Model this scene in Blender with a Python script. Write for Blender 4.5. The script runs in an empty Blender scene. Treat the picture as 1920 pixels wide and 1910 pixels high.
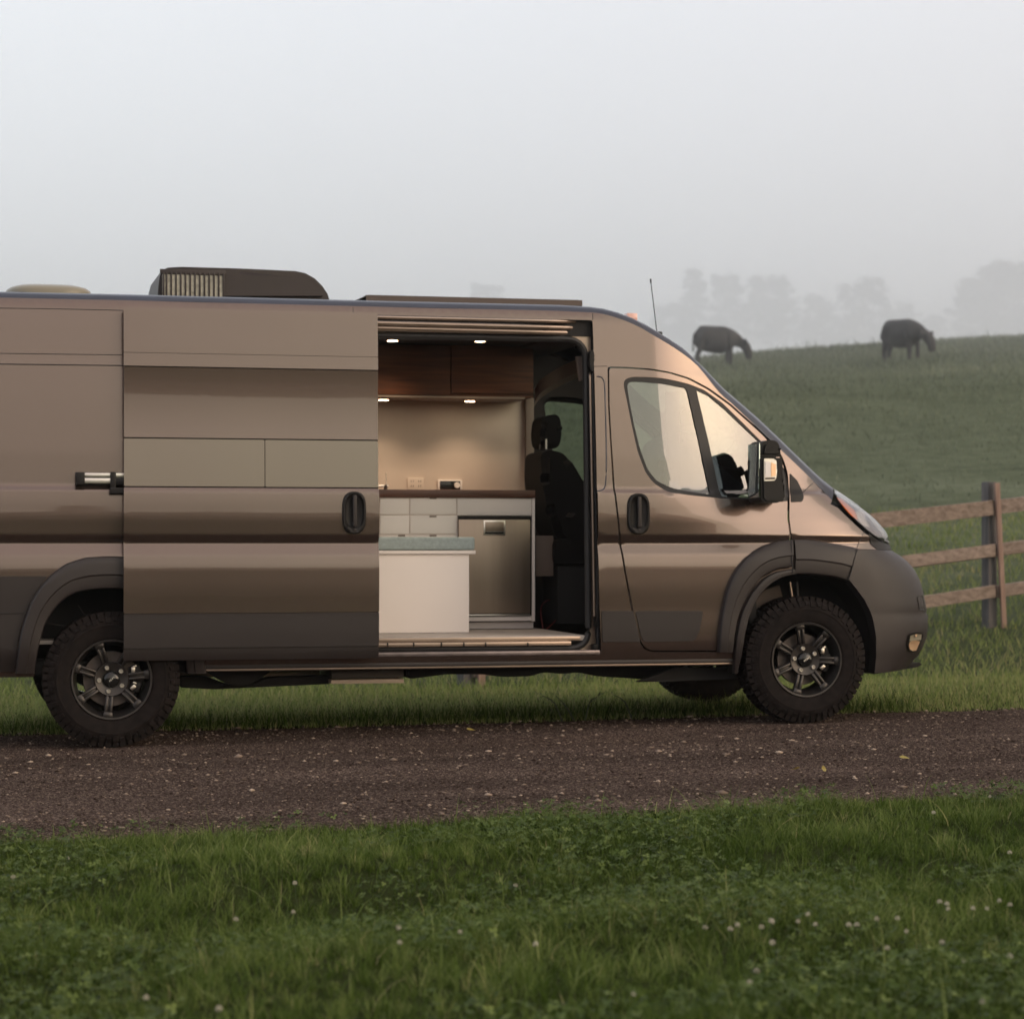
import bpy, bmesh, math, random
import numpy as np
from mathutils import Vector, Matrix, noise
from mathutils.geometry import delaunay_2d_cdt

random.seed(7)
rng = np.random.default_rng(7)
SC = bpy.context.scene
COL = SC.collection
R = math.radians

# ------------------------------------------------------------------ camera
F_PX = 4300.0
CAM = Vector((-0.801, -12.723, 1.108))
AZ, PITCH = R(13.5), R(0.84)
FWD = Vector((math.sin(AZ) * math.cos(PITCH), math.cos(AZ) * math.cos(PITCH), math.sin(PITCH)))
RGT = Vector((math.cos(AZ), -math.sin(AZ), 0))
UPV = RGT.cross(FWD)
cam_d = bpy.data.cameras.new('camera')
cam = bpy.data.objects.new('camera', cam_d)
COL.objects.link(cam)
cam.location = CAM
cam.rotation_euler = Matrix((RGT, UPV, -FWD)).transposed().to_euler()
cam_d.sensor_fit = 'HORIZONTAL'
cam_d.sensor_width = 36.0
cam_d.lens = F_PX / 1920 * 36
cam_d.clip_start = 0.1
cam_d.clip_end = 4000
cam_d.dof.use_dof = True
cam_d.dof.focus_distance = 10.6
cam_d.dof.aperture_fstop = 4.2
SC.camera = cam

# ------------------------------------------------------------------ light
SUN_EL, SUN_AZ = R(13), R(47)          # azimuth measured from -Y (behind the camera) towards +X
sun_dir = Vector((math.sin(SUN_AZ) * math.cos(SUN_EL), -math.cos(SUN_AZ) * math.cos(SUN_EL), math.sin(SUN_EL)))
w = bpy.data.worlds.new('World')
SC.world = w
w.use_nodes = True
nt = w.node_tree
for n in list(nt.nodes):
    nt.nodes.remove(n)
N = nt.nodes.new
L = nt.links.new
out = N('ShaderNodeOutputWorld')
sky = N('ShaderNodeTexSky')
sky.sky_type = 'NISHITA'
sky.sun_disc = False
sky.sun_elevation = SUN_EL
sky.sun_rotation = math.pi - SUN_AZ
sky.air_density = 1.0
sky.dust_density = 4.0
sky.ozone_density = 1.0
bg1 = N('ShaderNodeBackground')
bg1.inputs['Strength'].default_value = 0.05
L(sky.outputs[0], bg1.inputs['Color'])
# pale morning overcast: one smooth tone over the whole dome, a little warmer and brighter round the sun
tc = N('ShaderNodeTexCoord')
dot = N('ShaderNodeVectorMath'); dot.operation = 'DOT_PRODUCT'
L(tc.outputs['Generated'], dot.inputs[0])
dot.inputs[1].default_value = (sun_dir.x, sun_dir.y, 0.1)
ramp = N('ShaderNodeValToRGB')
mr = N('ShaderNodeMapRange')
mr.inputs['From Min'].default_value = -1
mr.inputs['From Max'].default_value = 1
L(dot.outputs['Value'], mr.inputs['Value'])
L(mr.outputs[0], ramp.inputs[0])
ramp.color_ramp.interpolation = 'B_SPLINE'
FOG = [(0.0, (1.04, 1.04, 1.02)), (0.3, (.92, .95, 1.01)), (0.65, (.78, .70, .67)), (0.86, (1.1, .84, .71)), (1.0, (1.9, 1.3, 1.0))]
els = ramp.color_ramp.elements
els[0].position, els[0].color = FOG[0][0], (*FOG[0][1], 1)
els[1].position, els[1].color = FOG[-1][0], (*FOG[-1][1], 1)
for p_, c_ in FOG[1:-1]:
    e = els.new(p_)
    e.color = (*c_, 1)
bg2 = N('ShaderNodeBackground')
bg2.inputs['Strength'].default_value = 1.0
nz = N('ShaderNodeTexNoise'); nz.inputs['Scale'].default_value = 1.6; nz.inputs['Detail'].default_value = 3
mp = N('ShaderNodeMapping'); mp.inputs['Scale'].default_value = (1, 1, 3)
L(tc.outputs['Generated'], mp.inputs[0]); L(mp.outputs[0], nz.inputs['Vector'])
mr2 = N('ShaderNodeMapRange'); mr2.inputs['To Min'].default_value = .9; mr2.inputs['To Max'].default_value = 1.1
L(nz.outputs[0], mr2.inputs['Value'])
mul = N('ShaderNodeVectorMath'); mul.operation = 'SCALE'
L(ramp.outputs[0], mul.inputs[0]); L(mr2.outputs[0], mul.inputs['Scale'])
L(mul.outputs[0], bg2.inputs['Color'])
add = N('ShaderNodeAddShader')
L(bg1.outputs[0], add.inputs[0]); L(bg2.outputs[0], add.inputs[1])
L(add.outputs[0], out.inputs['Surface'])

sd = bpy.data.lights.new('sun', 'SUN')
sd.energy = 1.15
sd.angle = R(50)
sd.color = (1.0, 0.74, 0.60)
so = bpy.data.objects.new('sun', sd)
COL.objects.link(so)
so.rotation_euler = sun_dir.to_track_quat('Z', 'Y').to_euler()

SC.view_settings.view_transform = 'Standard'
SC.view_settings.look = 'None'
SC.view_settings.gamma = 1
SC.view_settings.use_curve_mapping = False
SC.view_settings.exposure = 0.0
SC.cycles.use_denoising = True
SC.cycles.max_bounces = 8
SC.cycles.transparent_max_bounces = 12
SC.cycles.volume_bounces = 5
SC.cycles.caustics_reflective = False
SC.cycles.caustics_refractive = False

# ------------------------------------------------------------------ helpers
def ray(px, py):
    return (FWD + RGT * ((px - 960) / F_PX) + UPV * ((955 - py) / F_PX))

def at(px, py, y):
    """the point of the vertical plane at this y that the pixel sees"""
    d = ray(px, py)
    t = (y - CAM.y) / d.y
    return CAM + d * t

def tag(o, label=None, cat=None, group=None, kind=None):
    if label: o['label'] = label
    if cat: o['category'] = cat
    if group: o['group'] = group
    if kind: o['kind'] = kind
    return o

def empty(name, loc=(0, 0, 0), rz=0, parent=None):
    o = bpy.data.objects.new(name, None)
    COL.objects.link(o)
    o.empty_display_size = .2
    o.location = loc
    o.rotation_euler = (0, 0, rz)
    o.parent = parent
    return o

def link(name, me, parent=None):
    o = bpy.data.objects.new(name, me)
    COL.objects.link(o)
    o.parent = parent
    return o

def mesh(name, vs, fs, mat, parent=None, smooth=False, normals=None):
    me = bpy.data.meshes.new(name)
    me.from_pydata([tuple(v) for v in vs], [], fs)
    if mat is not None:
        if isinstance(mat, (list, tuple)):
            for m in mat: me.materials.append(m)
        else:
            me.materials.append(mat)
    if smooth:
        me.polygons.foreach_set('use_smooth', [True] * len(me.polygons))
    if normals is not None:
        me.normals_split_custom_set_from_vertices([tuple(n) for n in normals])
    me.update()
    return link(name, me, parent)

def bm_obj(name, bm, mat, parent=None, smooth=False, sharp=35):
    bmesh.ops.recalc_face_normals(bm, faces=bm.faces)
    me = bpy.data.meshes.new(name)
    bm.to_mesh(me)
    bm.free()
    if mat is not None: me.materials.append(mat)
    if smooth:
        me.polygons.foreach_set('use_smooth', [True] * len(me.polygons))
        me.set_sharp_from_angle(angle=R(sharp))
    return link(name, me, parent)

def add_box(bm, x0, x1, y0, y1, z0, z1, bev=0.0, seg=2, rot=None):
    b = bmesh.new()
    bmesh.ops.create_cube(b, size=1)
    for v in b.verts:
        v.co = Vector(((x0 + x1) / 2 + v.co.x * (x1 - x0), (y0 + y1) / 2 + v.co.y * (y1 - y0), (z0 + z1) / 2 + v.co.z * (z1 - z0)))
    if bev > 0:
        bmesh.ops.bevel(b, geom=b.edges[:], offset=bev, segments=seg, affect='EDGES', profile=.6)
    if rot is not None:
        b.transform(rot)
    merge(bm, b)

def merge(bm, b):
    me = bpy.data.meshes.new('tmp')
    b.to_mesh(me); b.free()
    bm.from_mesh(me)
    bpy.data.meshes.remove(me)

def box(name, x0, x1, y0, y1, z0, z1, mat, parent=None, bev=.004, seg=2, rot=None):
    bm = bmesh.new()
    add_box(bm, x0, x1, y0, y1, z0, z1, bev, seg, rot)
    return bm_obj(name, bm, mat, parent, smooth=bev > 0, sharp=40)

def add_tube(bm, pts, r, seg=8, closed=False):
    pts = [Vector(p) for p in pts]
    n = len(pts)
    rings = []
    up = Vector((0, 0, 1))
    for i, p in enumerate(pts):
        a = pts[max(i - 1, 0)]; b = pts[min(i + 1, n - 1)]
        d = (b - a).normalized()
        u = d.cross(up)
        if u.length < .05: u = d.cross(Vector((1, 0, 0)))
        u.normalize(); v = d.cross(u)
        rr = r[i] if isinstance(r, (list, tuple)) else r
        rings.append([bm.verts.new(p + (u * math.cos(k * 2 * math.pi / seg) + v * math.sin(k * 2 * math.pi / seg)) * rr) for k in range(seg)])
    for i in range(n - 1):
        for k in range(seg):
            bm.faces.new((rings[i][k], rings[i][(k + 1) % seg], rings[i + 1][(k + 1) % seg], rings[i + 1][k]))
    bm.faces.new(rings[0][::-1]); bm.faces.new(rings[-1])

def tube(name, pts, r, mat, parent=None, seg=8):
    bm = bmesh.new()
    add_tube(bm, pts, r, seg)
    return bm_obj(name, bm, mat, parent, smooth=True, sharp=60)

def add_prism(bm, pts, y0, y1, bev=0.0):
    """pts: (x, z) outline, pushed from y0 to y1"""
    b = bmesh.new()
    a = [b.verts.new((p[0], y0, p[1])) for p in pts]
    f = b.faces.new(a)
    r = bmesh.ops.extrude_face_region(b, geom=[f])
    for v in r['geom']:
        if isinstance(v, bmesh.types.BMVert): v.co.y = y1
    if bev > 0:
        es = [e for e in b.edges if abs(e.verts[0].co.y - e.verts[1].co.y) < 1e-6 and abs(e.verts[0].co.y - y0) < 1e-6]
        bmesh.ops.bevel(b, geom=es, offset=bev, segments=2, affect='EDGES')
    bmesh.ops.triangulate(b, faces=[f for f in b.faces if len(f.verts) > 4])
    merge(bm, b)

def prism(name, pts, y0, y1, mat, parent=None, bev=.003, smooth=True):
    bm = bmesh.new()
    add_prism(bm, pts, y0, y1, bev)
    return bm_obj(name, bm, mat, parent, smooth=smooth, sharp=40)

def rnd(pts, r=.02, n=4):
    """round the corners of a closed outline"""
    out_ = []
    m = len(pts)
    P = [Vector((p[0], p[1])) for p in pts]
    for i in range(m):
        a, b, c = P[i - 1], P[i], P[(i + 1) % m]
        d1, d2 = a - b, c - b
        k1 = min(r, d1.length * .45); k2 = min(r, d2.length * .45)
        p, q = b + d1.normalized() * k1, b + d2.normalized() * k2
        for j in range(n + 1):
            t = j / n
            out_.append(((p * (1 - t) ** 2) + b * (2 * t * (1 - t)) + q * t * t)[:])
    return out_

def resample(pts, step):
    out_ = []
    m = len(pts)
    for i in range(m):
        a = Vector(pts[i]); b = Vector(pts[(i + 1) % m])
        k = max(1, math.ceil((b - a).length / step))
        for j in range(k):
            out_.append((a + (b - a) * (j / k))[:])
    return out_

def open_resample(pts, n):
    P = [Vector(p) for p in pts]
    d = [0]
    for a, b in zip(P, P[1:]): d.append(d[-1] + (b - a).length)
    out_ = []
    for i in range(n):
        s = d[-1] * i / (n - 1)
        j = 0
        while j < len(d) - 2 and d[j + 1] < s: j += 1
        t = (s - d[j]) / max(1e-9, d[j + 1] - d[j])
        out_.append(P[j].lerp(P[j + 1], t))
    return out_

def catmull(pts, k=5):
    P = [Vector(p) for p in pts]
    out_ = []
    for i in range(len(P) - 1):
        p0 = P[max(i - 1, 0)]; p1 = P[i]; p2 = P[i + 1]; p3 = P[min(i + 2, len(P) - 1)]
        for j in range(k):
            t = j / k
            out_.append(.5 * ((2 * p1) + (p2 - p0) * t + (2 * p0 - 5 * p1 + 4 * p2 - p3) * t * t + (3 * p1 - p0 - 3 * p2 + p3) * t ** 3))
    out_.append(P[-1])
    return out_

def inside(px, py, poly):
    c = np.zeros(len(px), bool)
    q = np.array(poly)
    x1, y1 = q[:, 0], q[:, 1]
    x2, y2 = np.roll(x1, 1), np.roll(y1, 1)
    for a, b, c_, d in zip(x1, y1, x2, y2):
        if b == d: continue
        m = ((b > py) != (d > py)) & (px < (c_ - a) * (py - b) / (d - b) + a)
        c ^= m
    return c

# ------------------------------------------------------------------ materials
def mat(name, col, rough=.5, metal=0.0, coat=0.0, coat_r=.05, spec=.5, noise_amt=0.0, noise_scale=20, bump=0.0, bump_scale=200, emit=None, emit_s=0, var=None, aniso=None):
    m = bpy.data.materials.new(name)
    m.use_nodes = True
    t = m.node_tree
    b = t.nodes['Principled BSDF']
    b.inputs['Base Color'].default_value = (*col, 1)
    b.inputs['Roughness'].default_value = rough
    b.inputs['Metallic'].default_value = metal
    b.inputs['Coat Weight'].default_value = coat
    b.inputs['Coat Roughness'].default_value = coat_r
    b.inputs['Specular IOR Level'].default_value = spec
    if emit:
        b.inputs['Emission Color'].default_value = (*emit, 1)
        b.inputs['Emission Strength'].default_value = emit_s
    tcn = t.nodes.new('ShaderNodeTexCoord')
    src = tcn.outputs['Object']
    if aniso:
        mpn = t.nodes.new('ShaderNodeMapping'); mpn.inputs['Scale'].default_value = aniso
        t.links.new(src, mpn.inputs[0]); src = mpn.outputs[0]
    if noise_amt > 0:
        n = t.nodes.new('ShaderNodeTexNoise'); n.inputs['Scale'].default_value = noise_scale; n.inputs['Detail'].default_value = 5
        t.links.new(src, n.inputs['Vector'])
        mx = t.nodes.new('ShaderNodeMix'); mx.data_type = 'RGBA'
        c2 = var if var else tuple(min(1, c * (1 + noise_amt)) for c in col)
        c1 = tuple(c * (1 - noise_amt) for c in col)
        mx.inputs['A'].default_value = (*c1, 1); mx.inputs['B'].default_value = (*c2, 1)
        mrn = t.nodes.new('ShaderNodeMapRange'); mrn.inputs['From Min'].default_value = .3; mrn.inputs['From Max'].default_value = .7
        t.links.new(n.outputs[0], mrn.inputs['Value']); t.links.new(mrn.outputs[0], mx.inputs['Factor'])
        t.links.new(mx.outputs['Result'], b.inputs['Base Color'])
        mr_ = t.nodes.new('ShaderNodeMapRange'); mr_.inputs['To Min'].default_value = max(0, rough - .06); mr_.inputs['To Max'].default_value = min(1, rough + .08)
        t.links.new(n.outputs[0], mr_.inputs['Value']); t.links.new(mr_.outputs[0], b.inputs['Roughness'])
    if bump > 0:
        n = t.nodes.new('ShaderNodeTexNoise'); n.inputs['Scale'].default_value = bump_scale; n.inputs['Detail'].default_value = 4
        t.links.new(src, n.inputs['Vector'])
        bp = t.nodes.new('ShaderNodeBump'); bp.inputs['Strength'].default_value = bump; bp.inputs['Distance'].default_value = .002
        t.links.new(n.outputs[0], bp.inputs['Height']); t.links.new(bp.outputs[0], b.inputs['Normal'])
    return m

def glass_mat(name, tint, refl=.09, rough=.0, blend=.25):
    m = bpy.data.materials.new(name)
    m.use_nodes = True
    t = m.node_tree
    for n in list(t.nodes): t.nodes.remove(n)
    o = t.nodes.new('ShaderNodeOutputMaterial')
    mx = t.nodes.new('ShaderNodeMixShader')
    tr = t.nodes.new('ShaderNodeBsdfTransparent'); tr.inputs[0].default_value = (*tint, 1)
    gl = t.nodes.new('ShaderNodeBsdfGlossy'); gl.inputs['Roughness'].default_value = rough
    fr = t.nodes.new('ShaderNodeLayerWeight'); fr.inputs['Blend'].default_value = blend
    mrn = t.nodes.new('ShaderNodeMapRange'); mrn.inputs['To Min'].default_value = refl; mrn.inputs['To Max'].default_value = 1
    t.links.new(fr.outputs['Fresnel'], mrn.inputs['Value'])
    t.links.new(mrn.outputs[0], mx.inputs[0])
    t.links.new(tr.outputs[0], mx.inputs[1]); t.links.new(gl.outputs[0], mx.inputs[2])
    t.links.new(mx.outputs[0], o.inputs[0])
    return m

M = {}
M['paint'] = mat('bronze_paint', (.152, .113, .097), .27, .86, coat=1, coat_r=.03)
M['insert'] = mat('grey_green_window_blank', (.156, .130, .110), .13, .82, coat=1, coat_r=.02)
M['roof'] = mat('navy_roof_film', (.022, .028, .050), .42, .0, coat=.3, noise_amt=.15, noise_scale=6)
M['clad'] = mat('charcoal_plastic', (.0155, .0110, .0105), .5, noise_amt=.08, noise_scale=9, bump=.25, bump_scale=900)
M['flare'] = mat('grey_flare_plastic', (.0205, .0155, .0150), .5, noise_amt=.1, noise_scale=7, bump=.25, bump_scale=900)
M['black'] = mat('black_plastic', (.009, .008, .008), .48, spec=.3, noise_amt=.2, noise_scale=15)
M['rubber'] = mat('black_rubber_seal', (.014, .013, .014), .55)
M['tyre'] = mat('tyre_rubber', (.009, .007, .0068), .8, spec=.12, noise_amt=.25, noise_scale=26, var=(.017, .013, .012), bump=.3, bump_scale=300)
M['rim'] = mat('satin_black_alloy', (.040, .036, .034), .36, .5, noise_amt=.15, noise_scale=30)
M['nut'] = mat('steel_nut', (.62, .58, .52), .3, 1)
M['disc'] = mat('brake_steel', (.10, .085, .078), .5, .9, noise_amt=.2, noise_scale=30)
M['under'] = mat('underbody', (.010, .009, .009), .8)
M['well'] = mat('wheel_well_liner', (.022, .018, .016), .85, noise_amt=.3, noise_scale=8)
M['brownpan'] = mat('brown_inner_fender', (.10, .075, .06), .7, noise_amt=.3, noise_scale=10)  # mottled brown, paler than the wheel well liner
M['alu'] = mat('brushed_aluminium', (.80, .77, .72), .3, 1)
M['chrome'] = mat('chrome', (.88, .86, .83), .25, .8)
M['gold'] = mat('warm_glow_tint', (.92, .62, .40), .35, .7)  # gold stands for warm sky mirrored in the chrome fog lamp
M['amber'] = mat('amber_lens', (.85, .22, .05), .2, .3, coat=1)
M['rail'] = mat('painted_door_track', (.34, .26, .21), .33, .85, coat=.6, noise_amt=.1, noise_scale=6, aniso=(1, 8, 8))
M['sill'] = mat('scuffed_sill_metal', (.20, .17, .17), .35, .8, noise_amt=.2, noise_scale=14)
M['glass'] = glass_mat('side_glass', (.62, .70, .65), .17)
M['wind'] = glass_mat('windshield_glass', (.55, .6, .57), .04, blend=.08)
M['lens'] = glass_mat('clear_lens', (.95, .95, .95), .25)
M['mirror'] = mat('mirror_glass', (.45, .52, .5), .03, 1)
M['white'] = mat('white_laminate', (.87, .81, .78), .45, noise_amt=.02, noise_scale=4)
M['wallp'] = mat('cream_wall_panel', (.70, .60, .52), .4, noise_amt=.04, noise_scale=5)
M['cush'] = mat('teal_fabric', (.36, .435, .44), .9, noise_amt=.12, noise_scale=60, bump=.5, bump_scale=500)
M['steel'] = mat('bronze_steel_fridge', (.33, .27, .22), .36, .9, noise_amt=.12, noise_scale=10, aniso=(1.2, 1, .05))
M['trimgrey'] = mat('beige_trim', (.26, .21, .18), .6)
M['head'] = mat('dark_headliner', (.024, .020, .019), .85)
M['seat'] = mat('black_seat_fabric', (.006, .0055, .0055), .95, spec=.2, bump=.3, bump_scale=400)
M['beige'] = mat('beige_plastic', (.16, .12, .10), .6)
M['floor'] = mat('grey_vinyl_floor', (.34, .31, .29), .5, noise_amt=.1, noise_scale=12)
M['thermo'] = mat('black_gloss_panel', (.01, .01, .01), .1)
M['led'] = mat('led_disc', (1, .9, .75), .5, emit=(1, .72, .45), emit_s=14)
M['bezel'] = mat('copper_bezel', (.7, .35, .22), .35, .6)
M['solar'] = mat('solar_cells', (.012, .014, .03), .15, coat=1)
M['anod'] = mat('bronze_anodised_frame', (.09, .072, .066), .4, .8)
M['acbody'] = mat('dark_brown_shroud', (.026, .019, .018), .5, noise_amt=.2, noise_scale=4)
M['dome'] = mat('smoked_vent_dome', (.22, .20, .15), .35)
M['fin'] = mat('condenser_fins', (.42, .40, .34), .4, .7, noise_amt=.3, noise_scale=40)
M['pink'] = mat('clearance_lens', (.75, .42, .36), .15, coat=1)
M['red'] = mat('dark_red_cable', (.12, .01, .01), .5)
M['tank'] = mat('grey_tank_plastic', (.085, .072, .062), .6)
M['tanlip'] = mat('tan_tank_edge', (.62, .50, .39), .45)
M['blackhide'] = mat('black_cow_coat', (.012, .011, .011), .7, noise_amt=.3, noise_scale=5)

def wood_mat(name, c1, c2, rough, scale=(2, 30, 30), axis='X'):
    m = mat(name, c1, rough)
    t = m.node_tree; b = t.nodes['Principled BSDF']
    tcn = t.nodes.new('ShaderNodeTexCoord'); mpn = t.nodes.new('ShaderNodeMapping'); mpn.inputs['Scale'].default_value = scale
    n = t.nodes.new('ShaderNodeTexNoise'); n.inputs['Scale'].default_value = 1.5; n.inputs['Detail'].default_value = 8; n.inputs['Distortion'].default_value = .6
    cr = t.nodes.new('ShaderNodeValToRGB')
    cr.color_ramp.elements[0].position = .32; cr.color_ramp.elements[0].color = (*c1, 1)
    cr.color_ramp.elements[1].position = .68; cr.color_ramp.elements[1].color = (*c2, 1)
    t.links.new(tcn.outputs['Object'], mpn.inputs[0]); t.links.new(mpn.outputs[0], n.inputs['Vector'])
    t.links.new(n.outputs[0], cr.inputs[0]); t.links.new(cr.outputs[0], b.inputs['Base Color'])
    bp = t.nodes.new('ShaderNodeBump'); bp.inputs['Strength'].default_value = .4; bp.inputs['Distance'].default_value = .003
    t.links.new(n.outputs[0], bp.inputs['Height']); t.links.new(bp.outputs[0], b.inputs['Normal'])
    return m
M['walnut'] = wood_mat('walnut_veneer', (.055, .017, .007), (.15, .05, .018), .6, (1.5, 1, 26))
M['counter'] = wood_mat('walnut_counter', (.06, .022, .012), (.13, .05, .03), .4, (2, 20, 20))
M['rail_wood'] = wood_mat('weathered_pine_rail', (.11, .08, .062), (.24, .185, .155), .8, (1.2, 18, 18))
M['post_wood'] = wood_mat('grey_weathered_post', (.055, .055, .058), (.12, .11, .11), .85, (18, 18, 1.5))
M['board_wood'] = wood_mat('pinkish_batten_wood', (.16, .10, .08), (.28, .19, .15), .8, (18, 18, 1.5))
M['bark'] = wood_mat('tree_bark', (.05, .04, .03), (.10, .08, .06), .9, (4, 4, 1))

# ------------------------------------------------------------------ body surface of the van
YC, HB = 1.025, 1.025
KN = [(.30, .075), (.36, .06), (.42, .04), (.465, .022), (.52, .008), (.60, .003), (.72, .001), (.85, -.004), (.97, -.004),
      (1.030, .001), (1.046, .003), (1.104, .024), (1.112, .024), (1.150, .0), (1.158, -.001), (1.25, -.005), (1.34, -.003), (1.398, .0), (1.416, .014),
      (1.43, .0165), (1.6, .021), (1.9, .034), (2.08, .043), (2.12, .047), (2.30, .060), (2.40, .070), (2.44, .082), (2.48, .11)]
KD = [(.30, .075), (.42, .04), (.465, .018), (.52, .006), (.60, .001), (.72, .0), (.85, -.004), (.97, -.004),
      (1.030, .001), (1.046, .003), (1.104, .024), (1.112, .024), (1.150, .0), (1.158, -.001), (1.25, -.005), (1.34, -.003), (1.398, .0), (1.412, .012),
      (1.43, .018), (1.66, .021), (1.80, .026), (2.05, .038), (2.10, .041), (2.18, .045), (2.40, .058), (2.48, .07)]

def table(kn, s=.004):
    zz = np.arange(.25, 2.55, .002)
    yy = np.interp(zz, [k[0] for k in kn], [k[1] for k in kn])
    k = np.exp(-.5 * (np.arange(-15, 16) * .002 / s) ** 2); k /= k.sum()
    return zz, np.convolve(np.pad(yy, 15, mode='edge'), k, 'valid')
TB, TD = table(KN), table(KD)

def xfront(z):
    return np.interp(z, [1.06, 1.11, 1.18, 1.24, 1.285, 1.33, 1.375, 1.41, 1.5], [4.835, 4.825, 4.785, 4.732, 4.678, 4.612, 4.53, 4.465, 4.40])

def plan(x, z):
    a = xfront(z) - 3.9
    X = np.clip((x - 3.9) / a, 0, 1)
    base = HB - HB * (1 - X ** 3) ** (1 / 3)
    t = np.clip((x - 3.1) / 1.2, 0, 1); t = t * t * (3 - 2 * t)
    return base + .28 * np.maximum(0, z - 1.1) * t

def ripple(x, z):
    # pressed sheet steel is never quite flat
    x = np.asarray(x, float)
    return .0005 * np.sin(5.3 * x + 2.1 * z) + .00035 * np.sin(9.1 * x - 4.0 * z + 1) + .0004 * np.sin(2.2 * x + 5.7 * z + 2)

def sB(x, z):
    x = np.asarray(x, float); z = np.asarray(z, float)
    return np.interp(z, *TB) + plan(x, z) + ripple(x, z)

def sDoor(x, z):
    z = np.asarray(z, float)
    return np.interp(z, *TD) - .085 + ripple(x + 3.3, z)

def off(f, d):
    return lambda x, z: f(x, z) + d

def on(px, py, f=sB):
    """first point of a side surface along the ray of a pixel -> (x, z)"""
    d = ray(px, py)
    t0 = (-.35 - CAM.y) / d.y
    ts = t0 + np.arange(0, 1.12, .004)
    xs, ys, zs = CAM.x + d.x * ts, CAM.y + d.y * ts, CAM.z + d.z * ts
    g = ys - f(xs, zs)
    k = np.nonzero(g > 0)[0]
    if len(k):
        i = k[0]
        if i == 0: return (float(xs[0]), float(zs[0]))
        u = g[i - 1] / (g[i - 1] - g[i])
        return (float(xs[i - 1] + (xs[i] - xs[i - 1]) * u), float(zs[i - 1] + (zs[i] - zs[i - 1]) * u))
    dn = np.nonzero(np.diff(g) < 0)[0]
    i = int(dn[0]) if len(dn) else int(np.argmax(g))
    i = i + int(np.argmax(g[i:i + 60])) if g[i:i + 60].max() < 0 and False else i
    return (float(xs[i]), float(zs[i]))

def ons(pts, f=sB):
    return [on(p[0], p[1], f) for p in pts]

def nrm(x, z, f):
    h = .003
    x = np.asarray(x, float); z = np.asarray(z, float)
    dx = (f(x + h, z) - f(x - h, z)) / (2 * h); dz = (f(x, z + h) - f(x, z - h)) / (2 * h)
    n = np.stack([dx, -np.ones_like(dx), dz], 1)
    return n / np.linalg.norm(n, axis=1)[:, None]

ZROWS = np.unique(np.round(np.concatenate([np.arange(.3, 1.0, .05), np.arange(1.0, 1.19, .008), np.arange(1.19, 1.37, .03), np.arange(1.37, 1.45, .008), np.arange(1.45, 2.4, .025), np.arange(2.4, 2.5, .01)]), 4))

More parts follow.
